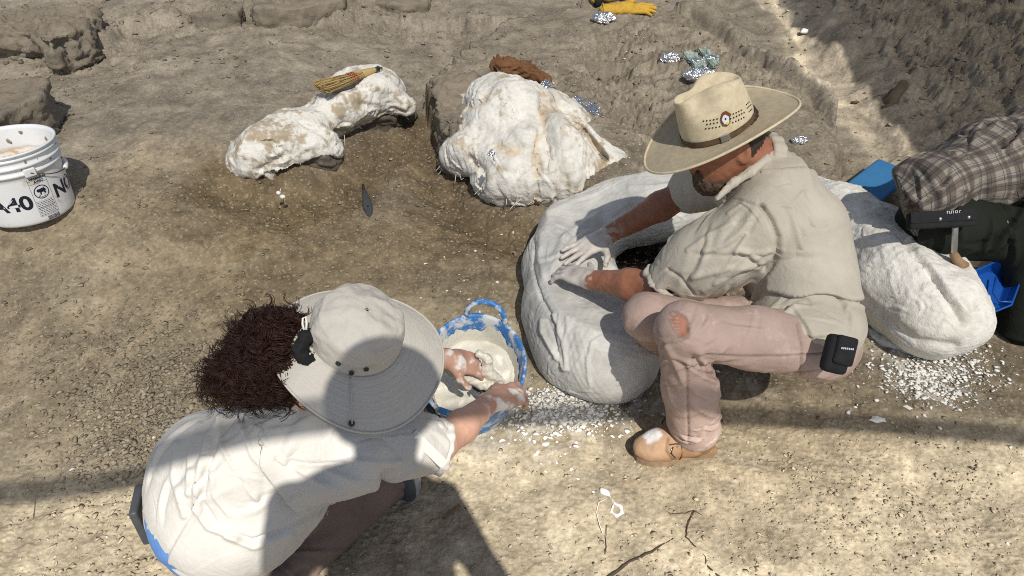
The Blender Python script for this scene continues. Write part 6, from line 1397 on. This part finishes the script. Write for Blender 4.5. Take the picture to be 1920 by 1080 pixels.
def bag(p4, label, seed):
    a, b, c, d = p4; t = thing('specimen_bag', label, 'plastic bag', (a+b+c+d)/4)
    crumple('bag_film', [q+A(0, 0, .030) for q in p4], M['bag'], t, seed, 20, .012, .002)
    crumple('bag_film', [q+A(0, 0, .006) for q in p4], M['bag'], t, seed+3, 16, .004, .001)
    m_ = a*.4+c*.6; mb = MB(); mb.lump(m_+A(0, 0, .02), (.05, .035, .014), seed, 3, .25); mb.build('foil_parcel', M['foil'], t, False)
    mb = MB(); mb.tube([a+A(0, 0, .031), d+A(0, 0, .026)], .003, 5); mb.build('bag_seal', M['bag_green'], t); settle(t)
M['bag_green'] = pm('bag_green', (.16, .27, .19), None, 10, .4, ())
def gz_(u, v): return gr(u, v)
bag([gz_(1276, 106), gz_(1298, 104), gz_(1326, 130), gz_(1304, 138)], 'clear specimen bag with green seal holding foil, left of the pair', 11)
bag([gz_(1306, 100), gz_(1326, 99), gz_(1350, 126), gz_(1334, 132)], 'clear specimen bag propped against its neighbour, right of the pair', 14)
# dark driftwood-like stump in the bank
ds = thing('wood_fragment', 'dark weathered stump of fossil wood leaning in the bank at right', 'wood', gr(1652, 222))
V, F = skin([cap(atz(1652, 220, .20), atz(1694, 158, .36), .034, .026), cap(atz(1646, 208, .22), atz(1676, 170, .30), .026, .016)], .008); V = folds(V, F, atz(1690, 170, .36)-atz(1650, 220, .2), .010, 3, 24, 2.2, .8); mesh('stump', V, F, M['drift'], ds); settle(ds)
ss_ = []
for u, v, u2, v2, r, lab_ in ((832, 974, 862, 950, .0045, 'short flat splinter of wood lying in the shadow of the photographer'),): 
    a_, b_ = gr(u, v)+A(0, 0, .006), gr(u2, v2)+A(0, 0, .006); d = unit(b_-a_); mb = MB(); mb.box((a_+b_)/2, (np.linalg.norm(b_-a_)/2, .0055, .003), (d, np.cross(A(0, 0, 1), d), A(0, 0, 1)), .001); tag(mb.build('wood_splinter', M['wood'], None, False), lab_, 'splinter')
def root(px, r0, r1, label, name='root'):
    pts = [gr(u, v)+A(0, 0, .001) for u, v in px]; k = len(pts); mb = MB(); P = []
    for i in range(k-1):
        for f in np.linspace(0, 1, 5)[:-1]: P.append(pts[i]*(1-f)+pts[i+1]*f+rng.randn(3)*.0012)
    P.append(pts[-1]); mb.tube(P, list(np.linspace(r0, r1, len(P))), 6); tag(mb.build(name, M['twig'], None), label, name)
root([(1138, 1086), (1180, 1054), (1222, 1036), (1262, 1010)], .005, .002, 'thick dark root half buried at the bottom edge')
root([(1350, 1084), (1325, 1062), (1322, 1046), (1300, 1022), (1286, 1008), (1288, 985), (1302, 958)], .003, .0012, 'thin branching dark root on the sunlit dirt'); root([(1318, 1090), (1322, 1048)], .002, .0015, 'short dark rootlet at the bottom edge')
root([(1302, 958), (1325, 970)], .0012, .0008, 'fine root tip curling on the sunlit dirt'); root([(1302, 958), (1272, 964), (1240, 960), (1196, 956)], .0012, .0006, 'hair thin root stretching left across the sunlit dirt')
root([(1136, 1040), (1137, 985)], .001, .0008, 'straight dry grass stalk below the white plaster curl', 'grass_stalk'); root([(60, 1000), (66, 940)], .001, .0006, 'dry grass stalk near the left edge', 'grass_stalk')
root([(112, 232), (122, 222), (136, 214)], .012, .006, 'crooked brown root standing out of the dirt beside the white bucket')
# curl of dried plaster in the sunlit foreground
pc_ = thing('plaster_curl', 'squiggle of white plaster dropped on the sunlit dirt in the foreground', 'plaster', gr(1148, 955))
P_ = [gr(u, v)+A(0, 0, .001) for u, v in ((1132, 922), (1142, 930), (1152, 944), (1164, 950), (1166, 962), (1156, 968), (1146, 960), (1150, 948))]; V, F = skin(chain(P_, [.0045, .003, .003, .0045, .0045, .004, .003, .003], .004)+[ell(P_[0], (.009, .007, .004))], .003); V = V+nrm(V, F)*(.002*fbm(V*90, 2))[:, None]; mesh('curl', V, F, M['plaster_bit'], pc_)
mb = MB(); mb.tube([gr(u, v)+A(0, 0, .003) for u, v in ((1138, 936), (1122, 944), (1118, 962), (1124, 985), (1130, 1000))], .0012, 4); mb.build('thread', M['plaster_bit'], pc_); settle(pc_)
p = gr(1644, 787); V, F = BL[3]; o_ = mesh('plaster_chunk', V*A(.032, .024, .02)+p, F, M['plaster_bit'], None); tag(o_, 'largest loose white plaster chip, lying alone near the shadow edge at right', 'plaster flake')
mb = MB(); p = gr(1905, -2); mb.box(p+A(.05, .05, .06), (.16, .05, .05), None, .02); tag(mb.build('red_bag', M['red_thread'], None), 'red bag just showing in the top right corner', 'bag')
M['clodm'] = M['clod']
cl_rng = np.random.RandomState(17); CP_ = [(330, 660), (290, 700), (360, 690), (250, 730), (410, 640), (300, 760), (220, 770), (180, 800), (380, 620), (270, 660), (350, 730), (150, 740)]
mes = []
for k in range(8):
    V, F = ROCKS[k]; me = bpy.data.meshes.new('clod'); me.from_pydata([tuple(v) for v in V], [], [tuple(int(i) for i in f) for f in F]); me.materials.append(M['clod']); mes.append(me)
def clods(pxs, n, spread, s0, s1, label, group):
    for k in range(n):
        u, v = pxs[cl_rng.randint(len(pxs))]; p = atz(u+cl_rng.randn()*spread[0], v+cl_rng.randn()*spread[1], .1); z = float(H(p[0], p[1])[0]); s = s0+(s1-s0)*cl_rng.rand()**2
        o = bpy.data.objects.new('clod', mes[cl_rng.randint(8)]); link(o); o.location = (p[0], p[1], z+s*.15); o.scale = (s, s*.8, s*.55); o.rotation_euler = (cl_rng.randn()*.3, cl_rng.randn()*.3, cl_rng.rand()*6.28); tag(o, label, 'clod', group)
clods(CP_, 44, (40, 26), .010, .018, 'dry brown clod in the loose heap left of the ponytail', 'clods in the loose heap')
clods([(160, 110), (190, 140), (120, 130), (60, 240), (150, 170), (200, 90), (230, 50)], 56, (30, 22), .010, .035, 'grey clod among the rubble below the far left ledge', 'clods below the ledge')
clods([(640, 30), (680, 34), (720, 40), (760, 36), (600, 40), (540, 45), (500, 50), (860, 24), (420, 62)], 46, (26, 10), .012, .035, 'pale clod strewn along the foot of the far blocks', 'clods along the far blocks')
clods([(1600, 60), (1680, 90), (1760, 120), (1850, 150), (1720, 200), (1780, 240), (1560, 100), (1840, 60), (1640, 30)], 70, (46, 26), .010, .032, 'grey clod on the rough right hand bank', 'clods on the right bank')
clods([(1500, 900), (1560, 960), (1480, 960), (1700, 900), (1820, 980), (1600, 1020), (1300, 900), (1000, 900), (1400, 1000)], 24, (70, 40), .007, .012, 'small pale clod in the sunlit foreground', 'clods in the foreground')
# ------------------------------------------------------------------ the photographer, standing behind the camera; only the shadow is in the picture
ph = thing('person', 'photographer standing behind the camera, whose shadow falls on the kneeling woman', 'person', A(-.12, -.22, 0))
po = A(.0, -.17, 0)
bdp = chain([po+A(.11, 0, 0), po+A(.11, 0, .55), po+A(.10, 0, 1.02)], [.06, .07, .095], .03)+chain([po+A(-.13, 0, 0), po+A(-.12, 0, .55), po+A(-.10, 0, 1.02)], [.06, .07, .095], .03)+[ell(po+A(0, 0, 1.16), (.19, .11, .18), None, .05), ell(po+A(0, 0, 1.45), (.20, .12, .27), None, .05), ell(po+A(0, 0, 1.66), (.23, .10, .10), None, .05), cap(po+A(0, 0, 1.68), po+A(.01, .03, 1.78), .065, .06, .03), ell(po+A(.03, .06, 1.83), (.08, .10, .11), None, .03), ell(po+A(.03, .08, 1.90), (.15, .14, .022), None, .02)]
for s in (1, -1): bdp += chain([po+A(.23*s, 0, 1.66), po+A(.31*s, -.02, 1.40), po+A(.18*s, .06, 1.50)], [.052, .042, .03], .03)+hand(po+A(.18*s, .06, 1.50), A(-.5*s, .0, .8), A(.6*s, -.6, .2), A(0, -.2, 1), .95, (.4, .4, .4, .4))[0]
V, F = skin(bdp, .01); V[:, 0] = po[0]+.06+(V[:, 0]-po[0])*.80; mesh('body', V, F, M['shirt_khaki'], ph, cols=np.ones((len(V), 3))*.8)
settle(ph)
